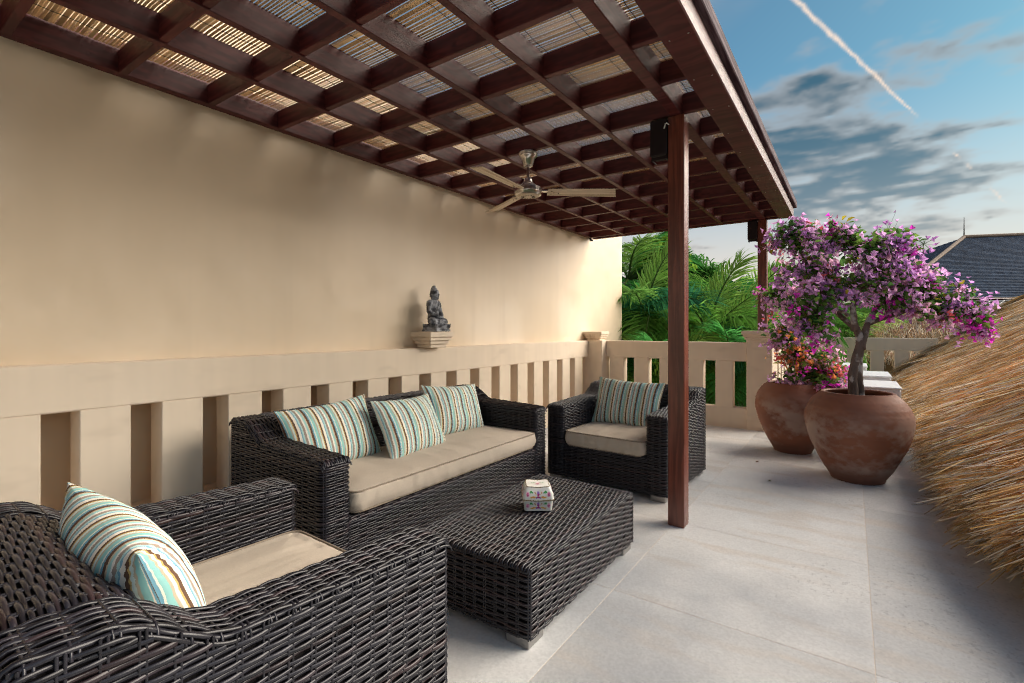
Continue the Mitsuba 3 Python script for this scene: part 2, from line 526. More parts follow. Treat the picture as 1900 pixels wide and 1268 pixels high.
# split bamboo laid across the grid: slats of uneven width, gaps that open and close
m, y, kk = Mesh(), -2.58, 0
XS = np.linspace(WX + .07, -.60, 15)
wv = RNG.random(4000)
while y < 6.78:
    dense = meshkit.fbm(np.array([y * 1.6, 3.0, 1.0]), 3, 4)
    wid = .0108 + .005 * wv[kk] + (.012 if wv[kk + 1] > .93 else 0)
    gap = max(.0004, .0054 + .0020 * (wv[kk + 2] - .5) - .011 * max(0, dense - .60) * 2 - (.005 if wv[kk + 3] > .91 else 0))
    zz = ZB + .138 + .0025 * wv[kk + 1]
    n = len(XS)
    wig = (meshkit.fbm(np.stack([XS * 2.6, np.full(n, y * 1.3), np.full(n, .5)], -1), 3, 12) - .5) * .028
    w2 = wid / 2 * (1 + .22 * (meshkit.noise(np.stack([XS * 5, np.full(n, y * 90), np.full(n, 2.5)], -1), 3) - .5))
    cy = y + wid / 2 + wig
    prof = [(-1, .0), (-.55, -.0022), (.55, -.0022), (1, .0), (0, .0030)]
    V = np.stack([np.stack([XS, cy + a * w2, np.full(n, zz + b)], -1) for a, b in prof], 1)
    i, j = np.meshgrid(np.arange(n - 1), np.arange(5), indexing='ij')
    q = np.stack([i * 5 + j, (i + 1) * 5 + j, (i + 1) * 5 + (j + 1) % 5, i * 5 + (j + 1) % 5], -1).reshape(-1, 4)
    t1, t2 = wv[kk + 2], wv[kk]
    col = np.array([.78, .55, .30]) * (.62 + .6 * t1) * (1 - t2 * .25 * np.array([.2, .6, 1.0]))
    nod = 1 - .5 * np.exp(-((np.mod(XS * 3.1 + t1 * 3, 1) - .5) / .05) ** 2)
    m.add(V.reshape(-1, 3), np.vstack([q[:, [0, 1, 2]], q[:, [0, 2, 3]]]), np.repeat(col[None] * nod[:, None], 5, 0))
    y += wid + gap
    kk += 1
put('bamboo_screen', m.mesh(), 'bamboo', pg, color=m.color(), kind='stuff', label='split bamboo slats lashed side by side over the grid')
m = Mesh()
for x in np.arange(WX + .20, -.62, .247):
    P = np.stack([np.full(190, x) + .004 * np.sin(np.arange(190) * .9), np.linspace(YB0 + .05, 6.76, 190), ZB + .1325 + .0016 * np.sin(np.arange(190) * 2.1)], -1)
    m.add(*tube(P, .0016, 4))
put('lashing_wires', m.mesh(), 'wire_black', pg, kind='stuff')

# black speakers hung beside the posts
for y, lab in ((3.12, 'black box speaker hanging beside the near post under the pergola'), (6.72, 'small dark box speaker beside the far post above the end balustrade')):
    s = thing('speaker', lab, 'speaker', None)
    put('cabinet', box(-1.075, -.966, y - .01, y + .11, 2.36, 2.592, .006), 'black_plastic', s)
    put('bracket', join([box(-1.07, -.966, y + .004, y + .010, 2.335, 2.356, .001), box(-1.07, -1.064, y + .010, y + .095, 2.335, 2.341, .001), box(-.985, -.966, y + .02, y + .08, 2.337, 2.357, .002)]), 'black_plastic', s)
# a hook and cable end near the post top
hk = [(-.955, 3.118, 2.545), (-.965, 3.10, 2.552), (-.972, 3.098, 2.545), (-.975, 3.098, 2.53), (-.980, 3.098, 2.518)]
single('cable_end', tube(hk, .0042, 8), 'white_metal', 'short white cable end beside the top of the near post', 'cable', smooth=True)
s = thing('wall_camera', 'tiny black camera under the end of the pergola next to the wall', 'camera')
put('mount', box(WX + .064, WX + .09, 6.62, 6.65, 2.575, 2.598, .003), 'black_plastic', s)
put('housing', tube([(WX + .075, 6.635, 2.572), (WX + .095, 6.628, 2.562), (WX + .115, 6.62, 2.556)], .016, 14), 'black_plastic', s, smooth=40)

# ---------------------------------------------------------------- ceiling fan
FX, FY = -2.045, 3.16
fan = thing('ceiling_fan', 'three bladed ceiling fan with polished metal motor under the pergola grid', 'fan')
tr = T().translate([FX, FY, 0])
put('canopy', lathe([(0, 2.603), (.070, 2.602), (.074, 2.594), (.072, 2.588), (.066, 2.584), (.069, 2.576), (.066, 2.568), (.056, 2.560), (.050, 2.545), (.043, 2.520), (.036, 2.500), (.022, 2.490), (0, 2.488)], 40), 'chrome', fan, smooth=35, to_world=tr)
put('down_rod', tube([(0, 0, 2.50), (0, 0, 2.39)], .0115, 16), 'chrome', fan, smooth=40, to_world=tr)
mo = put('motor', lathe([(0, 2.405), (.030, 2.402), (.036, 2.390), (.038, 2.372), (.050, 2.362), (.062, 2.350), (.070, 2.338), (.094, 2.334), (.102, 2.328), (.104, 2.318), (.1035, 2.300), (.1055, 2.296), (.1035, 2.292), (.100, 2.276), (.090, 2.270), (.086, 2.274), (0, 2.276)], 56), 'chrome', fan, smooth=35, to_world=tr)
put('switch_plate', lathe([(0, 2.262), (.060, 2.262), (.078, 2.267), (.084, 2.275), (0, 2.277)], 48), 'fan_blade', mo, smooth=40, to_world=tr)
m = Mesh()
for k in range(14):
    a = k / 14 * 2 * PI
    b = box(-.012, .012, -.0025, .0025, 2.2595, 2.2625, .0006)
    b.apply_transform(rot([0, 0, 1], math.degrees(a)))
    m.add(b.vertices + [.045 * math.cos(a), .045 * math.sin(a), 0], b.faces)
put('vents', m.mesh(), 'black_plastic', mo, to_world=tr, kind='stuff')
bl = Mesh()
xs = np.linspace(.15, .68, 12)
prof = []
for x in xs:
    w0, w1 = -.048 - .014 * (x - .15) / .53, .048 + .014 * (x - .15) / .53
    prof.append((x, w0, w1))
prof[-1] = (.66, prof[-1][1], prof[-1][2])
V, U = [], []
for kx, (x, a, b) in enumerate(prof):
    for ky in range(7):
        yy = a + (b - a) * ky / 6
        xx = x + (.035 * (ky / 6) if kx == len(prof) - 1 else 0)
        zz = 2.30 - yy * .20 - .004 * (1 - (yy / .06) ** 2) * 0
        V += [(xx, yy, zz + .003), (xx, yy, zz - .003)]
        U += [(xx, yy * 1.0)] * 2
V = np.array(V).reshape(len(prof), 7, 2, 3)
idx = np.arange(len(prof) * 14).reshape(len(prof), 7, 2)
F = []
for i in range(len(prof) - 1):
    for j in range(6):
        F += [(idx[i, j, 0], idx[i + 1, j, 0], idx[i + 1, j + 1, 0]), (idx[i, j, 0], idx[i + 1, j + 1, 0], idx[i, j + 1, 0])]
        F += [(idx[i, j, 1], idx[i + 1, j + 1, 1], idx[i + 1, j, 1]), (idx[i, j, 1], idx[i, j + 1, 1], idx[i + 1, j + 1, 1])]
for i in range(len(prof) - 1):
    for j, s in ((0, 1), (6, -1)):
        a, b, c, d = idx[i, j, 0], idx[i + 1, j, 0], idx[i + 1, j, 1], idx[i, j, 1]
        F += [(a, d, c), (a, c, b)] if s > 0 else [(a, c, d), (a, b, c)]
for j in range(6):
    for i, s in ((0, 1), (len(prof) - 1, -1)):
        a, b, c, d = idx[i, j, 0], idx[i, j + 1, 0], idx[i, j + 1, 1], idx[i, j, 1]
        F += [(a, b, c), (a, c, d)] if s > 0 else [(a, c, b), (a, d, c)]
blade = PL((V.reshape(-1, 3), np.array(F)), 'fan_blade', False, uv=np.array(U))
arm = join([box(.085, .20, -.020, .020, 2.303, 2.309, .002), box(.17, .215, -.036, .036, 2.304, 2.3095, .002)])
armd = PL(arm, 'chrome')
m = Mesh()
for p in ((.18, -.022), (.18, .022), (.20, .0), (.235, .01)):
    s = trimesh.creation.cylinder(.0042, .006, sections=10)
    m.add(s.vertices + [p[0], p[1], 2.2965 - p[1] * .2], s.faces)
scr = PL(m.mesh(), 'black_plastic')
for a in (37, 151, -87):
    w = T().translate([FX, FY, 0]) @ T().rotate([0, 0, 1], a)
    b = put('blade', blade, None, fan, to_world=w)
    put('blade_arm', armd, None, b, to_world=w)
    put('screws', scr, None, b, to_world=w, kind='stuff')

# ---------------------------------------------------------------- wicker
PITCH, STAKE, AMP, RN, RB = .0122, .054, .0034, .0041, .0054


class Weave:
    def __init__(self, seed, sides=5, sub=4):
        self.m, self.sides, self.sub, self.r = Mesh(), sides, sub, np.random.default_rng(seed)

    def row(self, P, N, par, straight=False, phase=0.0, r=1.0):
        """One strand along the surface points P (normals N), over and under every stake."""
        P, N = np.asarray(P, float), np.asarray(N, float)
        s = np.concatenate([[0], np.cumsum(np.linalg.norm(np.diff(P, axis=0), axis=1))])
        n = max(3, int(round(s[-1] / (STAKE / self.sub))) + 1)
        q = np.linspace(0, s[-1], n)
        P = np.stack([np.interp(q, s, P[:, k]) for k in range(3)], 1)
        N = np.stack([np.interp(q, s, N[:, k]) for k in range(3)], 1)
        N /= np.linalg.norm(N, axis=1, keepdims=True)
        ph = q / STAKE + phase + par
        w = np.cos(PI * ph)
        w = np.sign(w) * np.abs(w) ** .8
        if straight:
            w = w * 0 + straight
        P = P + N * (AMP * w + .0006 * self.r.standard_normal(n).cumsum().clip(-1, 1) * .4)[:, None]
        t = np.gradient(P, axis=0)
        t /= np.linalg.norm(t, axis=1, keepdims=True)
        b = np.cross(t, N)
        b /= np.linalg.norm(b, axis=1, keepdims=True)
        nn = np.cross(b, t)
        P = P + b * (.0011 * self.r.standard_normal())
        g = np.arange(self.sides) * 2 * PI / self.sides + PI / 2
        rr = r * (1 + .10 * self.r.standard_normal())
        v = P[:, None] + rr * (RN * np.sin(g)[None, :, None] * nn[:, None] + RB * np.cos(g)[None, :, None] * b[:, None])
        S = self.sides
        i, j = np.meshgrid(np.arange(n - 1), np.arange(S), indexing='ij')
        f = np.stack([i * S + j, i * S + (j + 1) % S, (i + 1) * S + (j + 1) % S, (i + 1) * S + j], -1).reshape(-1, 4)
        k = self.r.random()
        c = np.array([.0145, .0140, .0195]) * (.5 + 1.0 * self.r.random()) + np.array([.024, .009, .006]) * (k > .70) * self.r.random()
        self.m.add(v.reshape(-1, 3), np.vstack([f[:, [0, 1, 2]], f[:, [0, 2, 3]]]), c)

    def stake(self, P, N, off=0.0):
        """A pair of stakes along P; the strands cross over and under them."""
        P, N = np.asarray(P, float), np.asarray(N, float)
        t = np.gradient(P, axis=0)
        t /= np.linalg.norm(t, axis=1, keepdims=True)
        b = np.cross(t, N)
        b /= np.linalg.norm(b, axis=1, keepdims=True)
        for s in (-.0052, .0052):
            self.m.add(*tube(P + b * s + N * off, .0034, 5), np.array([.014, .013, .018]) * (.7 + .6 * self.r.random()))


def rr_path(x0, x1, y0, y1, rad, start=0):
    """A rounded rectangle as (points, outward normals), anticlockwise, its seam in the middle of side start (0: y0, 1: x1, 2: y1, 3: x0)."""
    cs = [(x1 - rad, y0 + rad, -90), (x1 - rad, y1 - rad, 0), (x0 + rad, y1 - rad, 90), (x0 + rad, y0 + rad, 180)]
    P, N = [], []
    for cx, cy, a0 in cs:
        for a in np.linspace(a0, a0 + 90, 7):
            c, s = math.cos(math.radians(a)), math.sin(math.radians(a))
            P.append((cx + rad * c, cy + rad * s)); N.append((c, s))
    P, N = np.array(P), np.array(N)
    P, N = np.roll(P, -7 * start, 0), np.roll(N, -7 * start, 0)
    mid, mn = (P[0] + P[-1]) / 2, N[0]
    return np.vstack([mid, P, mid]), np.vstack([mn, N, mn])


def resample(P, N, ds):
    s = np.concatenate([[0], np.cumsum(np.linalg.norm(np.diff(P, axis=0), axis=1))])
    q = np.arange(ds / 2, s[-1], ds)
    return np.stack([np.interp(q, s, P[:, k]) for k in range(P.shape[1])], 1), np.stack([np.interp(q, s, N[:, k]) for k in range(N.shape[1])], 1), q


def lift(P, z):
    return np.column_stack([P, np.broadcast_to(z, (len(P),))])


def woven_block(W, x0, x1, y0, y1, z0, top, rad, along, skip=None, seam=0, edge=.024):
    """A woven block: strands loop round its sides, others run over its top along axis 'along' ('x' or 'y'). top(x, y) -> height."""
    P, N = rr_path(x0, x1, y0, y1, rad, seam)
    zmax = max(top(a, b) for a in np.linspace(x0, x1, 5) for b in np.linspace(y0, y1, 60))
    for j in range(int((zmax - edge - z0) / PITCH) + 1):
        z = z0 + (j + .5) * PITCH
        ok = np.array([z < top(*p) - edge * .8 for p in resample(P, N, .012)[0]])
        Q, M, q = resample(P, N, .012)
        if skip is not None:
            ok &= ~np.array([skip(p, nn, z) for p, nn in zip(Q, M)])
        cut = np.flatnonzero(np.diff(np.concatenate([[0], ok.astype(int), [0]])))
        for a, b in zip(cut[::2], cut[1::2]):
            if b - a > 3:
                W.row(lift(Q[a:b], z), lift(M[a:b], 0), j % 2, phase=q[a] / STAKE)
    # stakes up the sides
    Q, M, q = resample(P, N, STAKE)
    for k in range(len(Q)):
        zt = top(*Q[k]) - .006
        zs = np.array([z0, (z0 + zt) / 2, zt])
        if skip is not None and skip(Q[k], M[k], zt - .02):
            continue
        # the phase counts from half a stake, so that rows are at their crest or trough here
        W.stake(lift(np.repeat(Q[k:k + 1] , 3, 0), zs), lift(np.repeat(M[k:k + 1], 3, 0), 0))
    # the top: profile across, strands along
    a0, a1, b0, b1 = (x0, x1, y0, y1) if along == 'y' else (y0, y1, x0, x1)
    wid = a1 - a0
    L = wid - 2 * edge + PI * edge
    nr = int(L / PITCH)
    bs = np.concatenate([np.linspace(b0 + edge, b1 - edge, 60)])
    tz = lambda a, b: top(a, b) if along == 'y' else top(b, a)
    for j in range(nr + 1):
        u = (j + .5) / (nr + 1) * L
        if u < PI * edge / 2:
            an = u / edge; a = a0 + edge - edge * math.cos(an); dz = edge - edge * math.sin(an); na, nzv = -math.cos(an), math.sin(an)
        elif u > L - PI * edge / 2:
            an = (L - u) / edge; a = a1 - edge + edge * math.cos(an); dz = edge - edge * math.sin(an); na, nzv = math.cos(an), math.sin(an)
        else:
            a = a0 + edge + (u - PI * edge / 2); dz, na, nzv = 0, 0, 1
        pts, nrm = [], []
        for an in np.linspace(0, PI / 2, 5)[:-1]:
            pts.append((a, b0 + edge - edge * math.cos(an), tz(a, b0 + edge) - dz - edge + edge * math.sin(an))); nrm.append((na * math.sin(an), -math.cos(an), nzv * math.sin(an) + .01))
        zz = np.array([tz(a, b) for b in bs])
        sl = np.gradient(zz, bs)
        for b, z, s in zip(bs, zz, sl):
            l = math.hypot(1, s)
            pts.append((a, b, z - dz)); nrm.append((na, -s / l * nzv, nzv / l))
        for an in np.linspace(PI / 2, 0, 5)[1:]:
            pts.append((a, b1 - edge + edge * math.cos(an), tz(a, b1 - edge) - dz - edge + edge * math.sin(an))); nrm.append((na * math.sin(an), math.cos(an), nzv * math.sin(an) + .01))
        pts, nrm = np.array(pts), np.array(nrm)
        if along == 'x':
            pts, nrm = pts[:, [1, 0, 2]], nrm[:, [1, 0, 2]]
        W.row(pts, nrm, j % 2, phase=.5)
    for b in np.arange(b0 + edge + .01, b1 - edge, STAKE):
        pts, nrm = [], []
        for u in np.linspace(0, L, 14):
            if u < PI * edge / 2:
                an = u / edge; a = a0 + edge - edge * math.cos(an); dz = edge - edge * math.sin(an); na, nzv = -math.cos(an), math.sin(an)
            elif u > L - PI * edge / 2:
                an = (L - u) / edge; a = a1 - edge + edge * math.cos(an); dz = edge - edge * math.sin(an); na, nzv = math.cos(an), math.sin(an)
            else:
                a = a0 + edge + (u - PI * edge / 2); dz, na, nzv = 0, 0, 1
            pts.append((a, b, tz(a, b) - dz)); nrm.append((na, 0, nzv + .001))
        pts, nrm = np.array(pts), np.array(nrm)
        if along == 'x':
            pts, nrm = pts[:, [1, 0, 2]], nrm[:, [1, 0, 2]]
        W.stake(pts, nrm)


def core(x0, x1, y0, y1, z0, top, ins=.013):
    """The dark frame inside a woven block, its top following top(y)."""
    ys = np.linspace(y0 + ins, y1 - ins, 24)
    pts = [(y, top((x0 + x1) / 2, y) - ins) for y in ys]
    poly = Polygon([(ys[0], z0 + .004)] + pts + [(ys[-1], z0 + .004)])
    m = trimesh.creation.extrude_polygon(poly, x1 - x0 - 2 * ins, engine='earcut')
    v = np.array(m.vertices)
    return trimesh.Trimesh(np.column_stack([v[:, 2] + x0 + ins, v[:, 0], v[:, 1]]), np.array(m.faces)[:, :], process=False)


ARM_W, Z0 = .16, .045


def arm_top(D, hb=.74, ha=.62):
    """Height of an arm along its depth: front at y = 0, back at y = -D."""
    def f(x, y):
        b = (y + D)                                            # distance from the back
        return ha + .022 * min(1, max(0, 1 - (b - .30) / (D - .30))) + (hb - ha - .022) * (1 - float(sst(.13, .34, b)))
    return f


class Seat:
    """Meshes of an armchair or sofa, W wide and D deep; front at y = 0, seen from the front its back is at y = -D."""
    def __init__(self, W, D, seed, sides, sub):
        at_ = arm_top(D)
        h = W / 2
        self.parts = []
        for s in (-1, 1):
            x0, x1 = (-h, -h + ARM_W) if s < 0 else (h - ARM_W, h)
            w = Weave(seed + s, sides, sub)
            inner = (lambda p, n, z, s=s: (n[0] * s < -.9 and (p[1] < -D + .22 or z < .29)) or (n[0] * s < -.9 and p[1] < -D + .22))
            woven_block(w, x0, x1, -D, 0, Z0, at_, .034, 'y', inner, seam=0)
            self.parts.append(('armrest', core(x0, x1, -D, 0, Z0, at_), w, 'weave'))
        w = Weave(seed + 5, sides, sub)
        bt = lambda x, y: .742 - .05 * max(0.0, (y + D - .13) / .10) ** 1.2
        skip = lambda p, n, z: abs(n[0]) > .7
        woven_block(w, -h + ARM_W - .012, h - ARM_W + .012, -D, -D + .23, Z0, bt, .012, 'x', skip, seam=1)
        self.parts.append(('backrest', core(-h + ARM_W - .005, h - ARM_W + .005, -D, -D + .23, Z0, bt), w, 'weave'))
        w = Weave(seed + 9, sides, sub)
        st = lambda x, y: .315
        skip2 = lambda p, n, z: n[1] < .5
        woven_block(w, -h + ARM_W - .012, h - ARM_W + .012, -.30, -.012, Z0, st, .012, 'x', skip2, seam=0)
        self.parts.append(('seat_base', join([core(-h + ARM_W - .005, h - ARM_W + .005, -.30, -.012, Z0, st), box(-h + ARM_W - .01, h - ARM_W + .01, -D + .20, -.29, .20, .30, .003)]), w, 'weave'))
        self.feet = []
        for x in (-h + .075, h - .075):
            for y in (-.07, -D + .07):
                self.feet.append(box(x - .055, x + .055, y - .055, y + .055, .001, Z0 + .002, .003))
        self.made = [(n, PL(c, 'wicker_core'), PL(w.m.mesh(), 'wicker', True, color=w.m.color()), wn) for n, c, w, wn in self.parts]
        self.made_feet = [PL(f, 'steel') for f in self.feet]

    def place(self, key, w):
        for n, c, v, wn in self.made:
            p = put(n, c, None, key, to_world=w)
            put(wn, v, None, p, to_world=w, kind='stuff')
        for f in self.made_feet:
            put('foot', f, None, key, to_world=w)


def pose(x, y, deg, z=0.0):
    return T().translate([x, y, z]) @ T().rotate([0, 0, 1], deg)


CH_W, CH_D, SO_W, SO_D = 1.02, .95, 2.04, .88
chair = Seat(CH_W, CH_D, 100, 6, 5)
sofa = Seat(SO_W, SO_D, 200, 5, 4)
W_NEAR, W_FAR, W_SOFA = pose(-1.505, 1.125, -2.0), pose(-1.585, 3.50, 177.5), pose(-2.03, 2.39, -90)
n1 = thing('wicker_armchair', 'dark wicker armchair in the near corner seen from behind its back', 'armchair')
chair.place(n1, W_NEAR)
n2 = thing('wicker_armchair', 'dark wicker armchair behind the near post facing the table', 'armchair')
chair.place(n2, W_FAR)
n3 = thing('wicker_sofa', 'long dark wicker sofa along the beige balustrade wall', 'sofa')
sofa.place(n3, W_SOFA)

tb = thing('wicker_coffee_table', 'low dark wicker coffee table with a small white painted box on it', 'coffee table')
w = Weave(300, 5, 5)
TX0, TX1, TY0, TY1, TZ = -1.645, -1.02, 1.585, 2.675, .322
woven_block(w, TX0, TX1, TY0, TY1, .042, lambda x, y: TZ, .016, 'y', None, seam=3, edge=.014)
fr = put('frame', core(TX0, TX1, TY0, TY1, .042, lambda x, y: TZ), 'wicker_core', tb)
put('weave', w.m.mesh(), 'wicker', fr, smooth=True, color=w.m.color(), kind='stuff')
for x in (TX0 + .065, TX1 - .065):
    for y in (TY0 + .065, TY1 - .065):
        put('foot', box(x - .055, x + .055, y - .055, y + .055, .001, .044, .003), 'steel', tb)


# ---------------------------------------------------------------- cushions and pillows
def seat_cushion_mesh(w, d, h, seed, ribs=0.0):
    """A boxed cushion, front at y = 0; puffed top, soft sides."""
    nx, ny = max(24, int(w / .02)), max(24, int(d / .02))
    rc = .028

    def ring(z, ins):
        P, N = rr_path(-w / 2 + ins, w / 2 - ins, -d + ins, -ins, .045, 0)
        return P[:-1], N[:-1]
    V, F = [], []
    prof = [(0.0, .022), (.006, .010), (.016, .002), (.45 * h, -.006), (h - .016, .001), (h - .006, .007), (h, .016)]
    n = None
    rings = []
    for z, ins in prof:
        P, N = rr_path(-w / 2 + ins, w / 2 - ins, -d + ins, -ins, .045, 0)
        Q, M, q = resample(P, N, (2 * w + 2 * d) / 240)
        m_ = 230
        s = np.linspace(0, len(Q) - 1, m_)
        Q = np.stack([np.interp(s, np.arange(len(Q)), Q[:, k]) for k in range(2)], 1)
        rings.append(lift(Q, z))
    c = np.array([0, -d / 2])
    for sc in np.linspace(1, 0, 14)[1:-1]:
        top = rings[6].copy()
        top[:, :2] = c + (rings[6][:, :2] - c) * sc
        e = np.minimum(np.minimum(w / 2 - np.abs(top[:, 0]), -top[:, 1]), d + top[:, 1])
        top[:, 2] = h + .020 * sst(0, .16, e)
        rings.append(top)
    R = np.array(rings)
    nr, m_ = R.shape[:2]
    i, j = np.meshgrid(np.arange(nr - 1), np.arange(m_), indexing='ij')
    q = np.stack([i * m_ + j, i * m_ + (j + 1) % m_, (i + 1) * m_ + (j + 1) % m_, (i + 1) * m_ + j], -1).reshape(-1, 4)
    v = np.vstack([R.reshape(-1, 3), [[0, -d / 2, h + .02]], [[0, -d / 2, .0]]])
    k = np.arange(m_)
    f = np.vstack([q[:, [0, 1, 2]], q[:, [0, 2, 3]], np.stack([(nr - 1) * m_ + k, (nr - 1) * m_ + (k + 1) % m_, k * 0 + nr * m_], 1), np.stack([(k + 1) % m_, k, k * 0 + nr * m_ + 1], 1)])
    tm = trimesh.Trimesh(v, f, process=False).subdivide()
    v = np.array(tm.vertices)
    pt = np.column_stack([v[:, 0] * 26, v[:, 1] * 4, v[:, 2] * 9])
    side = (v[:, 2] < h - .004) & (v[:, 2] > .004)
    wr = meshkit.fbm(pt + seed, 3, seed) - .5
    v[:, 1] += side * wr * .018 * (v[:, 1] > -.06)
    v[:, 2] += (v[:, 2] > h + .002) * ((meshkit.fbm(np.column_stack([v[:, 0] * 17, v[:, 1] * 1.6, v[:, 2] * 0 + seed]), 3, seed + 1) - .5) * (.010 + ribs) + (meshkit.fbm(np.column_stack([v[:, 0] * 3, v[:, 1] * 5, v[:, 2] * 0 + seed]), 2, seed + 4) - .5) * .016)
    pip = []
    for zz, ins in ((h - .003, .003), (.003, .012)):
        P, N = rr_path(-w / 2 + ins, w / 2 - ins, -d + ins, -ins, .045, 0)
        Q, M, q = resample(P, N, .02)
        Q = np.vstack([Q, Q[:1]])
        pip.append(trimesh.Trimesh(*tube(lift(Q, zz), .0042, 6, False), process=False))
    return (v, np.array(tm.faces)), join(pip)


def seat_cushion(label, w, d, h, W, local, seed, ribs=0.0):
    a, p = seat_cushion_mesh(w, d, h, seed, ribs)
    tw = W @ T().translate(list(local))
    c = single('seat_cushion', a, 'canvas', label, 'cushion', smooth=True, to_world=tw)
    put('piping', p, 'piping_cloth', c, smooth=40, to_world=tw)


seat_cushion('taupe seat cushion on the near armchair beneath the pillow', CH_W - 2 * ARM_W - .016, .69, .115, W_NEAR, (0, -.005, .325), 3, .012)
seat_cushion('taupe seat cushion on the armchair behind the near post', CH_W - 2 * ARM_W - .016, .69, .115, W_FAR, (0, .006, .305), 5, .012)
seat_cushion('long taupe seat cushion of the sofa', SO_W - 2 * ARM_W - .016, .64, .112, W_SOFA, (0, .016, .328), 8)


def pillow_mesh(w, h, t, seed, dx=0.0):
    n, mm = 60, 44
    a, b = np.meshgrid(np.sin(np.linspace(-1, 1, n) * PI / 2 * .97) / math.sin(PI / 2 * .97), np.sin(np.linspace(-1, 1, mm) * PI / 2 * .97) / math.sin(PI / 2 * .97), indexing='ij')
    sides = []
    for s in (1, -1):
        k = np.clip((1 - np.abs(a) ** 2.4) * (1 - np.abs(b) ** 2.4), 0, 1)
        x = a * w / 2 * (1 - .085 * (1 - b ** 2) * np.abs(a) ** 3)
        z = b * h / 2 * (1 - .10 * (1 - a ** 2) * np.abs(b) ** 3)
        y = s * t / 2 * k ** .55
        edge = np.exp(-((1 - np.maximum(np.abs(a), np.abs(b))) / .16) ** 2)
        P = np.stack([x * 16, z * 16, np.full_like(x, seed + s * 3.0)], -1)
        y = y + (meshkit.fbm(P, 3, seed) - .5) * .010 * (1 - k ** 4) * (k > 0) * s
        crn = np.exp(-(((1 - np.abs(a)) / .28) ** 2 + ((1 - np.abs(b)) / .34) ** 2))
        y = y + s * crn * k ** .5 * .012 * np.sin(((a * w) * np.sign(a) - (b * h) * np.sign(b)) * 130)
        y = y + (meshkit.fbm(np.stack([x * 5, z * 5, np.full_like(x, seed * 2.0)], -1), 2, seed) - .5) * .03 * k
        sides.append(np.stack([x, y, z], -1))
    i, j = np.meshgrid(np.arange(n - 1), np.arange(mm - 1), indexing='ij')
    q = np.stack([i * mm + j, (i + 1) * mm + j, (i + 1) * mm + j + 1, i * mm + j + 1], -1).reshape(-1, 4)
    f = np.vstack([q[:, [0, 2, 1]], q[:, [0, 3, 2]]])
    v = np.vstack([sides[0].reshape(-1, 3), sides[1].reshape(-1, 3)])
    f = np.vstack([f, f[:, ::-1] + n * mm])
    # the cloth's own measure: along the middle of the pillow, seam to seam
    us = []
    for sd in sides:
        l = np.concatenate([[0], np.cumsum(np.linalg.norm(np.diff(sd[:, mm // 2], axis=0), axis=1))])
        us.append(np.stack([np.repeat((l - l[-1] / 2)[:, None], mm, 1) + dx + 2, b * h / 2 + 2], -1).reshape(-1, 2))
    return (v, f), np.vstack(us)


def pillow(label, w, h, t, tw, seed, dx=0.0):
    m, uv = pillow_mesh(w, h, t, seed, dx)
    return single('striped_pillow', m, 'stripe_cloth', label, 'pillow', smooth=True, uv=uv, to_world=tw)


def lean(x, y, z, yaw, tilt, roll=0.0):
    """A pillow that stands on (x, y, z), its face turned towards yaw (0: +y), leaning back by tilt."""
    return T().translate([x, y, z]) @ T().rotate([0, 0, 1], yaw) @ T().rotate([1, 0, 0], tilt) @ T().rotate([0, 1, 0], roll)


pillow('striped pillow leaning on the back of the near armchair', .62, .43, .21, lean(-1.515, .475, .60, -4, 20, 3), 11, .03)
pillow('leftmost striped pillow on the sofa beside its near arm', .63, .41, .17, lean(-2.565, 1.80, .615, -90, 24, 3), 12, .05)
pillow('middle striped pillow on the sofa standing in front of the others', .58, .41, .17, lean(-2.415, 2.30, .605, -82, 27, -2), 13, .27)
pillow('striped pillow on the sofa beside its far arm', .58, .41, .17, lean(-2.565, 2.90, .615, -94, 22, -4), 14, .11)
pillow('striped pillow on the armchair behind the near post', .62, .42, .17, lean(-1.60, 4.05, .605, 178, 20, -2), 15, .2)

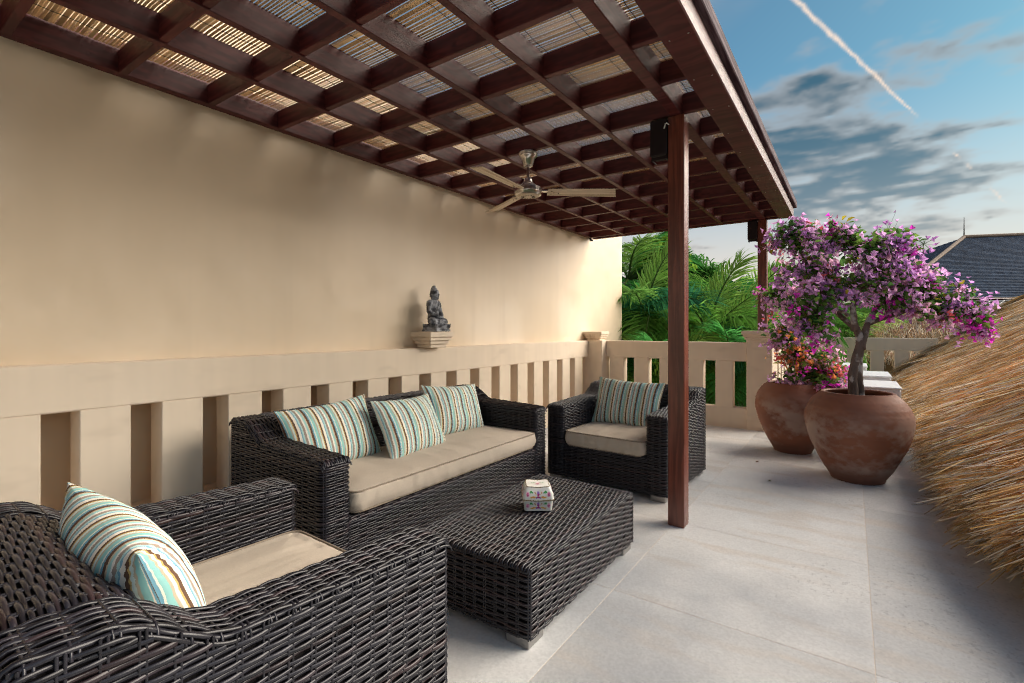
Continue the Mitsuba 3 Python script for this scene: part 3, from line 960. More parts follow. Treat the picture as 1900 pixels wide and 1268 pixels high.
# ---------------------------------------------------------------- painted box on the table
def painted_box():
    key = thing('painted_box', 'small white lidded box painted with flowers on the wicker table', 'box')
    W = T().translate([-1.335, 2.15, .333]) @ T().rotate([0, 0, 1], 36 - 0) @ T().scale(1.0)
    white = np.array([.72, .71, .66])

    def frustum(prof, sag=0.0):
        """Stacked rounded squares (half width, z)."""
        rings = []
        for hw, z in prof:
            P, N = rr_path(-hw, hw, -hw, hw, .012, 0)
            Q, M, q = resample(P, N, 8 * hw / 72)
            s = np.linspace(0, len(Q) - 1, 70)
            Q = np.stack([np.interp(s, np.arange(len(Q)), Q[:, k]) for k in range(2)], 1)
            a = np.arctan2(Q[:, 1], Q[:, 0])
            rings.append(np.column_stack([Q, z + sag * (np.cos(4 * a) * -1) * .5]))
        R = np.array(rings); nr, m_ = R.shape[:2]
        i, j = np.meshgrid(np.arange(nr - 1), np.arange(m_), indexing='ij')
        q = np.stack([i * m_ + j, i * m_ + (j + 1) % m_, (i + 1) * m_ + (j + 1) % m_, (i + 1) * m_ + j], -1).reshape(-1, 4)
        v = np.vstack([R.reshape(-1, 3), [R[-1].mean(0)], [R[0].mean(0)]])
        k = np.arange(m_)
        f = np.vstack([q[:, [0, 1, 2]], q[:, [0, 2, 3]], np.stack([(nr - 1) * m_ + k, (nr - 1) * m_ + (k + 1) % m_, k * 0 + nr * m_], 1), np.stack([(k + 1) % m_, k, k * 0 + nr * m_ + 1], 1)])
        return v, f
    v, f = frustum([(.068, 0), (.070, .004), (.0745, .055)])
    bd = put('base', (v, f), 'box_lacquer', key, smooth=40, to_world=W) if False else None
    base = put('base', PL((v, f), 'white_lacquer', 35), None, key, to_world=W)
    v, f = frustum([(.0775, .053), (.0785, .060), (.076, .085), (.062, .112), (.058, .118)], .004)
    lid = put('lid', PL((v, f), 'white_lacquer', 35), None, key, to_world=W)

    # rope trims: lid rim and the edges of the flat top
    def trim(hw, z, r, sag=0.0):
        P, N = rr_path(-hw, hw, -hw, hw, .012, 0)
        Q, M, q = resample(P, N, .0022)
        a = np.arctan2(Q[:, 1], Q[:, 0])
        Q = np.column_stack([Q, z - sag * np.cos(4 * a) * .5])
        return trimesh.Trimesh(*tube(np.vstack([Q, Q[:1]]), r * (1 + .25 * np.sin(np.arange(len(Q) + 1) * 1.9)), 6, False), process=False)
    put('rope_trim', join([trim(.0790, .056, .0022, .004), trim(.0585, .1175, .0018, .004)]), 'rope_trim', lid, to_world=W)
    # painted flowers, raised a hair: petals as small discs on each side of the lid and the base
    m = Mesh()

    def dab(u, h, ru, rh, col, face, band, ang=0.0):
        """A painted dab on side face (0..3) of the lid (band 1) or base (band 0)."""
        g = np.arange(10) * 2 * PI / 10
        ca, sa = math.cos(ang), math.sin(ang)
        pu = u + ru * np.cos(g) * ca - rh * np.sin(g) * sa
        ph = h + ru * np.cos(g) * sa + rh * np.sin(g) * ca
        pu, ph = np.append(pu, u), np.append(ph, h)
        if band == 0:
            z, d = ph, np.interp(ph, [0, .004, .055], [.068, .070, .0745])
        else:
            z, d = ph, np.interp(ph, [.053, .060, .085, .112], [.0775, .0785, .076, .062])
        d = d + .0009
        z = z + (0 if band == 0 else .002 * -np.cos(4 * np.arctan2(pu, d + 0 * pu)))
        P = np.stack([pu, -d, z], -1)
        P = P @ np.array(rot([0, 0, 1], 90 * face))[:3, :3].T
        k = np.arange(10)
        m.add(P, np.stack([k, (k + 1) % 10, k * 0 + 10], 1), col)
    mag, pur, org, grn, pin, yel = (.42, .01, .13), (.25, .12, .45), (.72, .22, .02), (.03, .28, .05), (.75, .35, .50), (.75, .45, .08)
    for face in range(4):
        for band, h in ((0, .028), (1, .084)):
            for s in (-1, 1):
                dab(s * .053, h, .0085, .012, pin, face, band); dab(s * .053, h - .0005, .0055, .0085, mag, face, band); dab(s * .053, h, .002, .003, (.2, 0, .08), face, band)
                for q in range(4):
                    dab(s * (.030 + .0035 * q), h + .010 + .002 * (q % 2), .0060, .0022, grn, face, band, s * (.5 + .55 * q))
                for q in range(5):
                    dab(s * (.016 + .0050 * q), h - .009 - .0012 * q, .0055, .0026, org if q % 2 else yel, face, band, s * (.3 + .5 * (q % 3)))
                for q in range(3):
                    dab(s * (.013 + .0025 * q), h + .006 + .003 * q, .0045, .0016, (.55, .2, .06), face, band, s * (1.0 + .5 * q))
            dab(0, h + .009, .0065, .0085, pur, face, band); dab(0, h + .002, .0065, .0060, mag, face, band); dab(0, h - .009, .0060, .0048, mag, face, band)
            for s in (-1, 1):
                dab(s * .0085, h - .012, .004, .0055, pur, face, band, s * .5)
    # on the lid's flat top
    g = np.arange(10) * 2 * PI / 10
    for u, w_, ru, rw, col in ((0, -.012, .010, .004, mag), (0, -.022, .009, .003, mag), (.004, -.004, .009, .004, pin), (-.022, 0, .014, .004, (.25, .42, .25)), (.022, 0, .014, .004, (.25, .42, .25))):
        P = np.stack([np.append(u + ru * np.cos(g), u), np.append(w_ + rw * np.sin(g), w_), np.full(11, .1215)], -1)
        k = np.arange(10)
        m.add(P, np.stack([k, (k + 1) % 10, k * 0 + 10], 1), col)
    put('painted_flowers', m.mesh(), 'box_lacquer', key, color=m.color(), to_world=W, kind='stuff')


def f_lacquer(p, n, uv):
    return mix((.66, .65, .60), (.76, .75, .71), fb(p.x * 60, p.y * 60, p.z * 60, 3))


mat('white_lacquer', proc(f_lacquer), .4, .5)
mat('rope_trim', (.20, .14, .07), .7, .2)
painted_box()


# ---------------------------------------------------------------- seated statue
def statue():
    S = {}
    # local: faces +y, up z, metres; total height .41
    S['pel'] = (0, -.005, .115, .058, (1.25, .85, .9)); S['wai'] = (0, -.008, .17, .044, (1.12, .85, 1)); S['che'] = (0, -.004, .218, .052, (1.35, .85, 1)); S['shl'] = (-.070, -.006, .232, .028); S['shr'] = (.070, -.006, .232, .028)
    S['nek'] = (0, -.002, .262, .022); S['hd'] = (0, .004, .306, .044, (.96, 1.0, 1.08)); S['jaw'] = (0, .016, .284, .029); S['bun'] = (0, -.004, .348, .024); S['bn2'] = (0, -.004, .362, .017)
    S['nos'] = (0, .050, .297, .0065); S['nob'] = (0, .045, .312, .005); S['chi'] = (0, .040, .272, .009)
    S['ell'] = (-.092, .004, .165, .023); S['elr'] = (.092, .004, .165, .023); S['wrl'] = (-.036, .062, .125, .015); S['wrr'] = (.036, .062, .125, .015); S['hnd'] = (-.012, .075, .118, .014); S['hn2'] = (.018, .077, .118, .013)
    S['hipl'] = (-.05, .01, .09, .042); S['hipr'] = (.05, .01, .09, .042); S['knl'] = (-.112, .045, .078, .031); S['knr'] = (.112, .045, .078, .031)
    S['ftl'] = (.045, .082, .076, .022); S['ftr'] = (-.045, .086, .074, .022); S['ear'] = (-.042, .002, .298, .009); S['ea2'] = (-.040, .004, .272, .007); S['eb'] = (.042, .002, .298, .009); S['eb2'] = (.040, .004, .272, .007)
    S['rb1'] = (-.03, .036, .235, .008); S['rb2'] = (.03, .04, .18, .009); S['rb3'] = (.02, .036, .235, .007); S['rb4'] = (.045, .03, .17, .008)
    L = [('pel', 'wai'), ('wai', 'che'), ('che', 'shl', 'shr'), ('che', 'nek'), ('nek', 'hd'), ('hd', 'jaw'), ('hd', 'bun'), ('bun', 'bn2'), ('nos', 'nob'), ('chi',), ('shl', 'ell'), ('shr', 'elr'), ('ell', 'wrl'), ('elr', 'wrr'), ('wrl', 'hnd'), ('wrr', 'hn2'),
         ('pel', 'hipl', 'hipr'), ('hipl', 'knl'), ('hipr', 'knr'), ('knl', 'ftl'), ('knr', 'ftr'), ('ear', 'ea2'), ('eb', 'eb2'), ('rb1', 'rb2'), ('rb3', 'rb4')]
    b = blob(S, L, .006, 6)
    v = np.array(b.vertices)
    # eyes and lips cut in, drapery folds, hair curls
    n = np.array(b.vertex_normals)
    d = np.zeros(len(v))
    for sx in (-1, 1):
        d -= .0030 * np.exp(-(((v[:, 0] - sx * .013) / .008) ** 2 + ((v[:, 2] - .308) / .004) ** 2)) * (v[:, 1] > .02)
    d -= .0020 * np.exp(-((v[:, 0] / .010) ** 2 + ((v[:, 2] - .2865) / .0022) ** 2)) * (v[:, 1] > .02)
    hair = ((v[:, 2] > .325) | ((v[:, 1] < -.002) & (v[:, 2] > .285)))
    d += hair * .0026 * (np.sin(v[:, 0] * 520) * np.sin(v[:, 1] * 520) * np.sin(v[:, 2] * 520) + .8)
    robe = (v[:, 2] < .25) & (v[:, 2] > .095)
    d += robe * .0022 * np.sin((v[:, 0] * 1.0 + v[:, 2] * .45) * 380)
    legs = v[:, 2] <= .095
    d += legs * .0022 * np.sin(v[:, 0] * 120 + np.abs(v[:, 2]) * 300)
    d += (meshkit.fbm(v * 90, 2, 3) - .5) * .002
    v = v + n * d[:, None]
    body = trimesh.Trimesh(v, b.faces, process=False)
    key = thing('seated_statue', 'grey carved stone statue of a seated meditating figure on the pier cap', 'statue')
    W = T().translate([-3.125, 3.255, 1.224]) @ T().rotate([0, 0, 1], -78) @ T().scale([.98, .98, 1.10])
    put('figure', body, 'statue_stone', key, smooth=True, to_world=W)
    ms = [box(-.122, .122, -.058, .104, 0, .016, .004), box(-.116, .116, -.050, .098, .016, .036, .004)]
    m = Mesh()
    for k in range(11):
        x = -.112 + .0224 * k
        p = m3.Manifold.batch_hull([m3.Manifold.sphere(.010, 12).scale((1, .6, 1)).translate((x, .098, .038)), m3.Manifold.sphere(.004, 10).translate((x, .110, .060))]).to_mesh()
        m.add(p.vert_properties[:, :3], p.tri_verts)
    for k in range(6):
        for sx in (-1, 1):
            y = -.04 + .026 * k
            p = m3.Manifold.batch_hull([m3.Manifold.sphere(.010, 12).scale((.6, 1, 1)).translate((sx * .112, y, .038)), m3.Manifold.sphere(.004, 10).translate((sx * .122, y, .060))]).to_mesh()
            m.add(p.vert_properties[:, :3], p.tri_verts)
    ms.append(box(-.116, .116, -.05, .102, .036, .060, .006))
    pl = put('plinth', join(ms), 'statue_stone', key, to_world=W)
    put('lotus_petals', m.mesh(), 'statue_stone', pl, smooth=40, to_world=W, kind='stuff')


statue()


# ---------------------------------------------------------------- pots
def pot(label, x, y, s, rmax, height, seed):
    key = thing('clay_pot', label, 'pot')
    z = np.array([0, .004, .03, .10, .20, .30, .40, .48, .55, .61, .66, .695, .71, .722, .722, .712, .69, .66, .62])
    r = np.array([.215, .225, .238, .292, .352, .405, .442, .458, .450, .424, .383, .342, .318, .308, .286, .276, .286, .320, .355])
    v, f = lathe(np.column_stack([r * rmax / .458, z * height / .722]), 96)
    a = np.arctan2(v[:, 1], v[:, 0])
    k = 1 + .012 * (meshkit.fbm(np.column_stack([np.cos(a), np.sin(a), v[:, 2] * 2]) + seed, 3, seed) - .5) + .004 * np.sin(v[:, 2] * 150 + seed)
    v[:, :2] *= k[:, None]
    tm = trimesh.Trimesh(np.vstack([v, [[0, 0, .001]]]), np.vstack([f, np.stack([(np.arange(96) + 1) % 96, np.arange(96), np.full(96, len(v))], 1)]), process=False)
    tw = T().translate([x, y, .001]) @ T().rotate([0, 0, 1], seed * 40)
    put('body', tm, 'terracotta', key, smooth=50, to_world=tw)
    g = np.linspace(0, 2 * PI, 41)[:-1]
    R = [np.column_stack([q * rmax / .458 * .365 * np.cos(g), q * rmax / .458 * .365 * np.sin(g), (.615 * height / .722) + .02 * meshkit.fbm(np.column_stack([q * np.cos(g) * 5, q * np.sin(g) * 5, g * 0 + seed]), 3, 2)]) for q in (1.0, .7, .4, .1)]
    V = np.vstack(R)
    i, j = np.meshgrid(np.arange(3), np.arange(40), indexing='ij')
    q = np.stack([i * 40 + j, i * 40 + (j + 1) % 40, (i + 1) * 40 + (j + 1) % 40, (i + 1) * 40 + j], -1).reshape(-1, 4)
    put('soil', (V, np.vstack([q[:, [0, 1, 2]], q[:, [0, 2, 3]]])), 'soil', key, to_world=tw)


P1, P2 = np.array([.035, 4.985]), np.array([-.50, 5.75])
pot('big round clay pot with the bougainvillea tree nearest the thatched roof', P1[0], P1[1], 1, .380, .722, 1)
pot('big round clay pot with white salt stains beside the post pier', P2[0], P2[1], 1, .345, .70, 2)


# ---------------------------------------------------------------- bougainvillea
def frame_of(n):
    n = n / np.linalg.norm(n)
    a = np.cross(n, [0, 0, 1.0] if abs(n[2]) < .9 else [1.0, 0, 0])
    a /= np.linalg.norm(a)
    return n, a, np.cross(n, a)


def leaf_blade(m, base, d, n, ln, wd, col, fold=.18):
    d = d / np.linalg.norm(d)
    s = np.cross(d, n); s /= np.linalg.norm(s) + 1e-9
    n = np.cross(s, d)
    p = [base, base + d * ln * .38 + s * wd / 2 + n * fold * wd, base + d * ln * .38, base + d * ln * .38 - s * wd / 2 + n * fold * wd, base + d * ln - n * ln * .14,
         base + d * ln * .72 + s * wd * .33 + n * fold * wd * .5, base + d * ln * .72 - s * wd * .33 + n * fold * wd * .5, base + d * ln * .72 - n * ln * .04]
    m.add(p, [(0, 2, 1), (0, 3, 2), (1, 2, 7), (1, 7, 5), (2, 3, 6), (2, 6, 7), (5, 7, 4), (7, 6, 4)], col)


def bloom(m, p, n, size, col, r):
    """A flower of three papery bracts."""
    n, a, b = frame_of(n)
    t0 = r.random() * 6.3
    for k in range(3):
        t = t0 + k * 2 * PI / 3 + .2 * r.standard_normal()
        d = n * .62 + (a * math.cos(t) + b * math.sin(t)) * .85
        leaf_blade(m, p, d, n, size * (.85 + .3 * r.random()), size * .82, np.array(col) * (.8 + .4 * r.random()), .22)
    leaf_blade(m, p, n + .3 * a, a, size * .5, size * .10, (.8, .75, .55), .0)


def bougainvillea(key, base, lat, dep, stems, lumps, twigs_per, seed, colors, fsize=.036, cluster=(7, 13)):
    """lumps: (lateral, depth, z, rx, ry, rz, how many clusters, colour weights); positions relative to the base; lat and dep: unit plan directions."""
    r = np.random.default_rng(seed)
    wood, tw, leaves = Mesh(), Mesh(), Mesh()
    tips = []
    for st in stems:
        P = np.array([base + lat * q[0] + dep * q[1] + np.array([0, 0, q[2]]) for q in st[0]])
        s = np.linspace(0, 1, len(P)); q = np.linspace(0, 1, 5 * len(P))
        from scipy.interpolate import PchipInterpolator
        C = np.stack([PchipInterpolator(s, P[:, k])(q) for k in range(3)], 1)
        C += (meshkit.noise(np.column_stack([q * 6, q * 0 + seed, q * 0 + 1]), 1) - .5)[:, None] * np.array([.03, .03, 0]) * (q * (1 - q) * 4)[:, None]
        rad = np.interp(q, [0, .08, 1], [st[1] * 1.18, st[1], st[2]]) * (1 + .14 * (meshkit.fbm(np.column_stack([q * 14, q * 0, q * 0 + seed]), 2, 4) - .5))
        wood.add(*tube(C, rad, 12))
        tips.append((C, rad))
    joints = [(C[i], rad[i]) for C, rad in tips for i in range(len(C) // 2, len(C))]
    JP = np.array([j[0] for j in joints])
    flowers = 0
    clusters = []
    for (a, d, z, rx, ry, rz, nc, wts) in lumps:
        c = base + lat * a + dep * d + np.array([0, 0, z])
        hub = JP[np.argmin(np.linalg.norm(JP - (c - np.array([0, 0, rz * .4])), axis=1))]
        mid = (hub + c) / 2 + np.array([0, 0, .06]) + .04 * r.standard_normal(3)
        for k in range(nc):
            u = r.standard_normal(3); u /= np.linalg.norm(u)
            u *= r.random() ** .45
            p = c + lat * u[0] * rx + dep * u[1] * ry * .72 + np.array([0, 0, u[2] * rz])
            q = np.linspace(0, 1, 9)[:, None]
            m1 = mid + .25 * (p - c) + .03 * r.standard_normal(3)
            m2 = c + .6 * (p - c) + np.array([0, 0, .05]) + .03 * r.standard_normal(3)
            C = (1 - q) ** 3 * hub + 3 * q * (1 - q) ** 2 * m1 + 3 * q ** 2 * (1 - q) * m2 + q ** 3 * p
            tw.add(*tube(C, np.linspace(.0052, .0016, 9) * (1 if k % 5 else 1.9), 4, False))
            for t in np.concatenate([np.linspace(.30, 1, twigs_per), r.random(6) * .6 + .4]):
                e = C[min(8, int(t * 8))] + .034 * r.standard_normal(3)
                dd = r.standard_normal(3) * np.array([1, 1, .6]) + np.array([0, 0, .1])
                ln = .038 + .030 * r.random()
                g = r.random()
                col = np.array([.07, .21, .06]) * (1 - g) + np.array([.26, .42, .08]) * g
                if r.random() > .965:
                    col = np.array([.45, .38, .05])
                leaf_blade(leaves, e, dd, np.array([0, 0, 1.0]) + .5 * r.standard_normal(3), ln, ln * .72, col)
            kind = r.choice(len(colors), p=np.array(wts) / sum(wts))
            clusters.append((p, p - hub, colors[kind]))
    put('trunk', wood.mesh(), 'bark', key, smooth=True)
    put('twigs', tw.mesh(), 'twig', key, smooth=True, kind='stuff')
    for n, (p, d, col) in enumerate(clusters):
        m = Mesh()
        d = d / (np.linalg.norm(d) + 1e-9) + np.array([0, 0, .2])
        cnt = r.integers(*cluster)
        for k in range(cnt):
            o = r.standard_normal(3) * .042
            m.add(*tube([p - .3 * o, p + .5 * o + [0, 0, .004], p + o], .0011, 3, False), np.array([.12, .22, .07]))
            bloom(m, p + o, d + .9 * r.standard_normal(3), fsize * (.75 + .5 * r.random()), np.array(col) * (.75 + .45 * r.random()), r)
        put('flower_cluster', m.mesh(), 'petal', key, color=m.color())
    put('leaves', leaves.mesh(), 'leaf', key, color=leaves.color(), kind='stuff')


LIL, MAG, COR, ORA, PNK, VIO = (.86, .50, .86), (.86, .07, .72), (.92, .22, .24), (.94, .38, .14), (.88, .52, .72), (.68, .34, .76)
COLS = [LIL, MAG, COR, ORA, PNK, VIO]
key = thing('bougainvillea', 'tall lilac flowering bougainvillea tree on a twin trunk in the front pot', 'flowering tree')
B1 = np.array([P1[0], P1[1], .62])
bougainvillea(key, B1, RGT, FWD, [
    ([(-.035, -.02, -.02), (-.045, -.02, .18), (-.01, 0, .36), (.02, .0, .52), (-.03, .02, .70)], .036, .027),
    ([(.045, .02, -.02), (.025, .0, .20), (.012, 0, .36), (.04, .0, .50)], .030, .028),
    ([(.03, 0, .46), (.10, .03, .62), (.22, .08, .80), (.40, .05, 1.05), (.50, .08, 1.28)], .030, .009),
    ([(-.02, 0, .62), (-.06, -.05, .80), (-.03, -.10, 1.05), (.02, -.05, 1.3)], .026, .008),
    ([(-.03, .02, .66), (-.18, .05, .82), (-.36, .0, 1.05), (-.46, .04, 1.3)], .022, .007),
    ([(.14, .04, .68), (.40, -.05, .78), (.66, -.05, .84), (.85, -.02, .82)], .018, .006),
    ([(-.08, .0, .74), (-.24, -.1, .78), (-.42, -.12, .74)], .015, .006)],
    [(-.50, .05, 1.38, .22, .30, .16, 24, [6, 2, 1, 0, 2, 4]), (-.20, .0, 1.34, .26, .32, .17, 17, [7, 1, .5, 0, 2, 3]), (-.18, .0, .98, .26, .32, .16, 18, [7, .5, .5, .2, 2, 2]), (-.40, .0, 1.14, .28, .36, .20, 20, [8, .5, .3, 0, 2, 3]), (.06, 0, 1.24, .34, .38, .18, 20, [9, .5, 0, 0, 2, 3]), (.34, .05, 1.34, .22, .28, .13, 18, [5, 1, 0, 0, 1, 5]),
     (.24, 0, 1.08, .36, .38, .18, 20, [9, .5, 0, .2, 2, 2]), (-.02, -.05, 1.0, .30, .30, .10, 8, [8, .5, 0, .3, 2, 2]), (.52, 0, .98, .26, .32, .18, 20, [6, 4, 0, .2, 2, 1]), (.80, 0, .84, .24, .28, .15, 22, [8, 2, .2, 0, 3, 1]), (1.00, 0, .66, .17, .16, .08, 12, [6, 2, 0, 0, 2, 1]),
     (-.42, -.05, .82, .28, .32, .17, 20, [7, .5, .5, 0, 3, 2]), (.26, 0, .86, .28, .30, .12, 13, [9, .5, 0, .2, 3, 1]), (.56, 0, .76, .26, .28, .11, 14, [5, 1, 1, 0, 3, 1]), (-.36, -.05, .62, .24, .24, .12, 12, [4, 1, 1, 0, 2, 1])],
    9, 51, COLS, .029, (12, 18))
key = thing('bougainvillea', 'low bushy bougainvillea with coral, orange and pink flowers in the stained pot', 'flowering shrub')
B2 = np.array([P2[0], P2[1], .60])
bougainvillea(key, B2, RGT, FWD, [
    ([(-.03, 0, -.02), (-.02, 0, .2), (-.06, 0, .5), (-.08, 0, .85)], .022, .008),
    ([(.02, 0, -.02), (.06, 0, .16), (.14, 0, .34)], .018, .007)],
    [(.12, -.05, .36, .30, .30, .16, 36, [2, 2, 5, 3, 6, 0]), (.30, -.10, .20, .22, .24, .16, 22, [3, 2, 1, 1, 4, 0]), (-.10, 0, .60, .22, .24, .20, 26, [8, 1, 1, .2, 4, 1]), (-.14, .0, .98, .18, .24, .24, 24, [9, .5, .1, .0, 3, 2]), (-.06, -.1, .14, .26, .2, .06, 9, [2, 0, 1, 1, 2, 0]), (.18, -.28, .08, .12, .08, .10, 8, [4, 3, 0, 0, 3, 1])],
    10, 61, COLS, .028, (10, 15))


# ---------------------------------------------------------------- air-conditioning units behind the pots
for i, (x, y, z) in enumerate(((.20, 6.05, .70), (.17, 6.85, .74), (-.02, 7.75, .78))):
    lab = ['white outdoor cooling unit just behind the front pot', 'white outdoor cooling unit in the middle of the row behind the pots', 'white outdoor cooling unit farthest away by the side balustrade'][i]
    a = thing('cooling_unit', lab, 'air conditioner')
    put('casing', box(x - .17, x + .17, y - .36, y + .36, .08, z - .012, .012), 'white_metal', a)
    put('top_cover', box(x - .178, x + .178, y - .368, y + .368, z - .011, z + .006, .006), 'white_metal', a)
    put('base_rail', join([box(x - .15, x + .15, y - .30, y - .24, .001, .082, .003), box(x - .15, x + .15, y + .24, y + .30, .001, .082, .003)]), 'grille_grey', a)
    m = []
    for k in range(14):
        zz = .16 + (z - .26) * k / 13
        m.append(box(x - .13, x + .13, y - .364, y - .361, zz, zz + .012, .001))
    put('side_louvres', join(m), 'grille_grey', a, kind='stuff')
    g = []
    for k in range(5):
        t = trimesh.creation.torus(.05 + .045 * k, .003, 28, 5)
        t.apply_transform(rot([0, 1, 0], 90)); t.apply_translation([x - .174, y + .06, .40])
        g.append(t)
    put('fan_grille', join(g), 'grille_grey', a, kind='stuff')

# ---------------------------------------------------------------- thatch
def straw(m, P, D, N, ln, wd, col, r, droop=.0, segs=2):
    """Many straws at once: bases P (k,3) along directions D, flat towards N; each a folded ribbon."""
    k = len(P)
    D = D / np.linalg.norm(D, axis=1, keepdims=True)
    S = np.cross(D, N); S /= np.linalg.norm(S, axis=1, keepdims=True)
    a = r.uniform(-.9, .9, k)[:, None]
    S = S * np.cos(a) + N * np.sin(a)
    rows = []
    bend = r.standard_normal((k, 1)) * .05
    for i in range(segs + 1):
        t = i / segs
        c = P + D * (ln * t)[:, None] - np.array([0, 0, 1.0]) * (droop * ln * t * t)[:, None] + S * bend * (ln * t * t)[:, None]
        w = (wd * (1 - .55 * t ** 2))[:, None] / 2
        rows += [c - S * w, c + N * w * .5, c + S * w]
    V = np.stack(rows, 1)
    n = 3 * (segs + 1)
    f = []
    for i in range(segs):
        b = 3 * i
        for q in (0, 1):
            f += [(b + q, b + q + 1, b + q + 4), (b + q, b + q + 4, b + q + 3)]
    F = (np.array(f)[None] + (np.arange(k) * n)[:, None, None]).reshape(-1, 3)
    m.add(V.reshape(-1, 3), F, np.repeat(col, n, 0))


def straw_colors(k, r, warm=.5):
    g = r.random((k, 1)); w = r.random((k, 1))
    a, b, c, d = np.array([.72, .51, .27]), np.array([.88, .79, .64]), np.array([.50, .25, .10]), np.array([.64, .38, .13])
    col = np.where(w < .34, a, np.where(w < .64, b, np.where(w < .64 + .36 * warm, d, c)))
    return col * (.65 + .7 * g)


TH0, THX, THZ, SL = .43, 2.35, .30, .78                              # eave x, ridge x, eave z, rise per metre
th = thing('thatched_roof', 'thick golden thatched roof rising beside the terrace at the edge of the floor', 'thatched roof')


def eave_x(y):
    return .57 + .012 * np.clip(y - 3.6, 0, 3.6) + .23 * np.clip(3.7 - y, 0, 3) ** 1.5 + .02 * np.sin(y * 2.1)


def hip_s(y):
    """How far up the slope the thatch reaches at depth y, in metres of x from the eave: hips at both ends."""
    return np.minimum(np.minimum(1.95, np.maximum(0, 1.3 * (y - 1.9))), np.maximum(0, np.where(y < 11.25, 9, (11.95 - y) * 0 + 9)))


r = np.random.default_rng(31)
nrm = np.array([-SL, 0, 1.0]) / math.hypot(1, SL)
up = np.array([1, 0, SL]) / math.hypot(1, SL)
# the dark body under the straw
ys = np.linspace(1.9, 11.25, 60)
ex = eave_x(ys)
top_e = np.stack([ex + .05, ys, np.full(60, THZ + .0)], -1)
top_r = np.stack([ex + .05 + hip_s(ys), ys + .35 * hip_s(ys) * sst(8, 11.2, ys), THZ + SL * hip_s(ys)], -1)
bot_e = np.stack([ex + .10, ys, np.full(60, THZ - .15)], -1)
bot_r = np.stack([np.full(60, 4.6), ys, np.full(60, THZ - .15)], -1)
bk_r = np.stack([np.full(60, 4.6), ys, np.full(60, THZ + .1)], -1)
loop = [bot_e, top_e, top_r, bk_r, bot_r]
V = np.stack(loop, 1).reshape(-1, 3)
F = []
for i in range(59):
    for j in range(5):
        a, b, c, d = i * 5 + j, i * 5 + (j + 1) % 5, (i + 1) * 5 + (j + 1) % 5, (i + 1) * 5 + j
        F += [(a, b, c), (a, c, d)]
put('roof_body', (V, np.array(F)), 'thatch_base', th)


def lay(n, y0, y1, smin, smax, lmin, lmax, w0, w1, lift0, warm, jit=.09, droop=0.0, power=1.0):
    m = Mesh()
    y = r.uniform(y0, y1, n)
    s = smin + (smax - smin) * r.random(n) ** power
    ok = s < hip_s(y) + .03
    y, s = y[ok], s[ok]
    n = len(y)
    # courses: straw starts bunch in rows, each row a little prouder at its butt end
    P = np.stack([eave_x(y) + s, y + .35 * s * sst(8, 11.2, y), THZ + SL * s], -1) + nrm * (lift0 * r.random(n) ** 1.5 + .012 * meshkit.fbm(np.column_stack([y * 5, s * 2, y * 0]), 3, 3))[:, None]
    fan = .85 * sst(3.9, 2.4, y) + .12 * (meshkit.fbm(np.column_stack([y * 1.4, s * 1.2, y * 0 + 3]), 3, 8) - .35) * 2.2
    D = -up[None] + np.stack([y * 0, -fan, y * 0], -1) + jit * r.standard_normal((n, 3))
    D = D - nrm * np.minimum(0, D @ nrm + .02)[:, None] * .8
    ln = np.minimum(r.uniform(lmin, lmax, n), (s + .06) / .74 * r.uniform(.75, 1.0, n)).clip(.08)
    wd = r.uniform(w0, w1, n)
    tone = (.5 * meshkit.fbm(np.column_stack([y * 1.1, s * 2.4, y * 0 + 1]), 3, 17) + .5 * sst(.3, .7, meshkit.fbm(np.column_stack([y * 11, s * 1.6, y * 0 + 5]), 3, 19)))[:, None]
    straw(m, P, D, np.repeat(nrm[None], n, 0), ln, wd, straw_colors(n, r, warm) * (.72 + .85 * tone), r, droop)
    return m


m = lay(36000, 1.95, 6.6, .10, 1.9, .26, .58, .005, .013, .055, .45, .075)
top = lay(2600, 1.95, 6.6, .12, 1.9, .3, .7, .006, .012, .085, .1, .16)
m.add(*top.mesh(), np.minimum(1, top.color() * 1.25))
m2 = lay(22000, 6.4, 11.25, .10, 1.9, .3, .6, .006, .011, .05, .4)
put('thatch', (np.vstack([m.mesh()[0], m2.mesh()[0]]), np.vstack([m.mesh()[1], m2.mesh()[1] + m.n])), 'thatch_straw', th, color=np.vstack([m.color(), m2.color()]), kind='stuff')
# the eave: thick bundles whose cut ends show, in two stacked courses
m = Mesh()
for n, z0, xo, warm, dr_ in ((17000, 0.0, .14, .6, .06), (13000, -.07, .17, .8, .12), (6000, -.115, .20, 1.0, .3)):
    y = r.uniform(1.95, 11.1, n) if n < 6000 else np.where(r.random(n) < .72, r.uniform(1.95, 6.2, n), r.uniform(6.2, 11.1, n))
    P = np.stack([eave_x(y) + xo + .05 * r.standard_normal(n), y, THZ + SL * xo + z0 + .035 * r.standard_normal(n)], -1)
    fan = .85 * sst(3.9, 2.4, y)
    D = np.stack([-np.ones(n), -fan, -SL * np.full(n, .75)], -1) + .15 * r.standard_normal((n, 3))
    # tufts: straws of one bundle share length, tone and lean
    cid = np.floor((y + .013 * r.standard_normal(n)) / .042 + 7 * z0).astype(int) % 997
    tuft = np.random.default_rng(int(900 + 100 * z0)).random((997, 4))[cid]
    D = D + .22 * (tuft[:, 2:3] - .5) * np.array([[0, 1.6, 0]]) + .14 * (tuft[:, 3:4] - .5) * np.array([[0, 0, 1.0]])
    ln = .12 + .15 * tuft[:, 0] + .045 * r.standard_normal(n).clip(-1.6, 2.2)
    straw(m, P, D, np.repeat(nrm[None], n, 0), ln.clip(.06, .5), r.uniform(.005, .0115, n), straw_colors(n, r, warm) * r.uniform(.7, 1.15, (n, 1)) * (.55 + .75 * tuft[:, 1:2]), r, dr_)
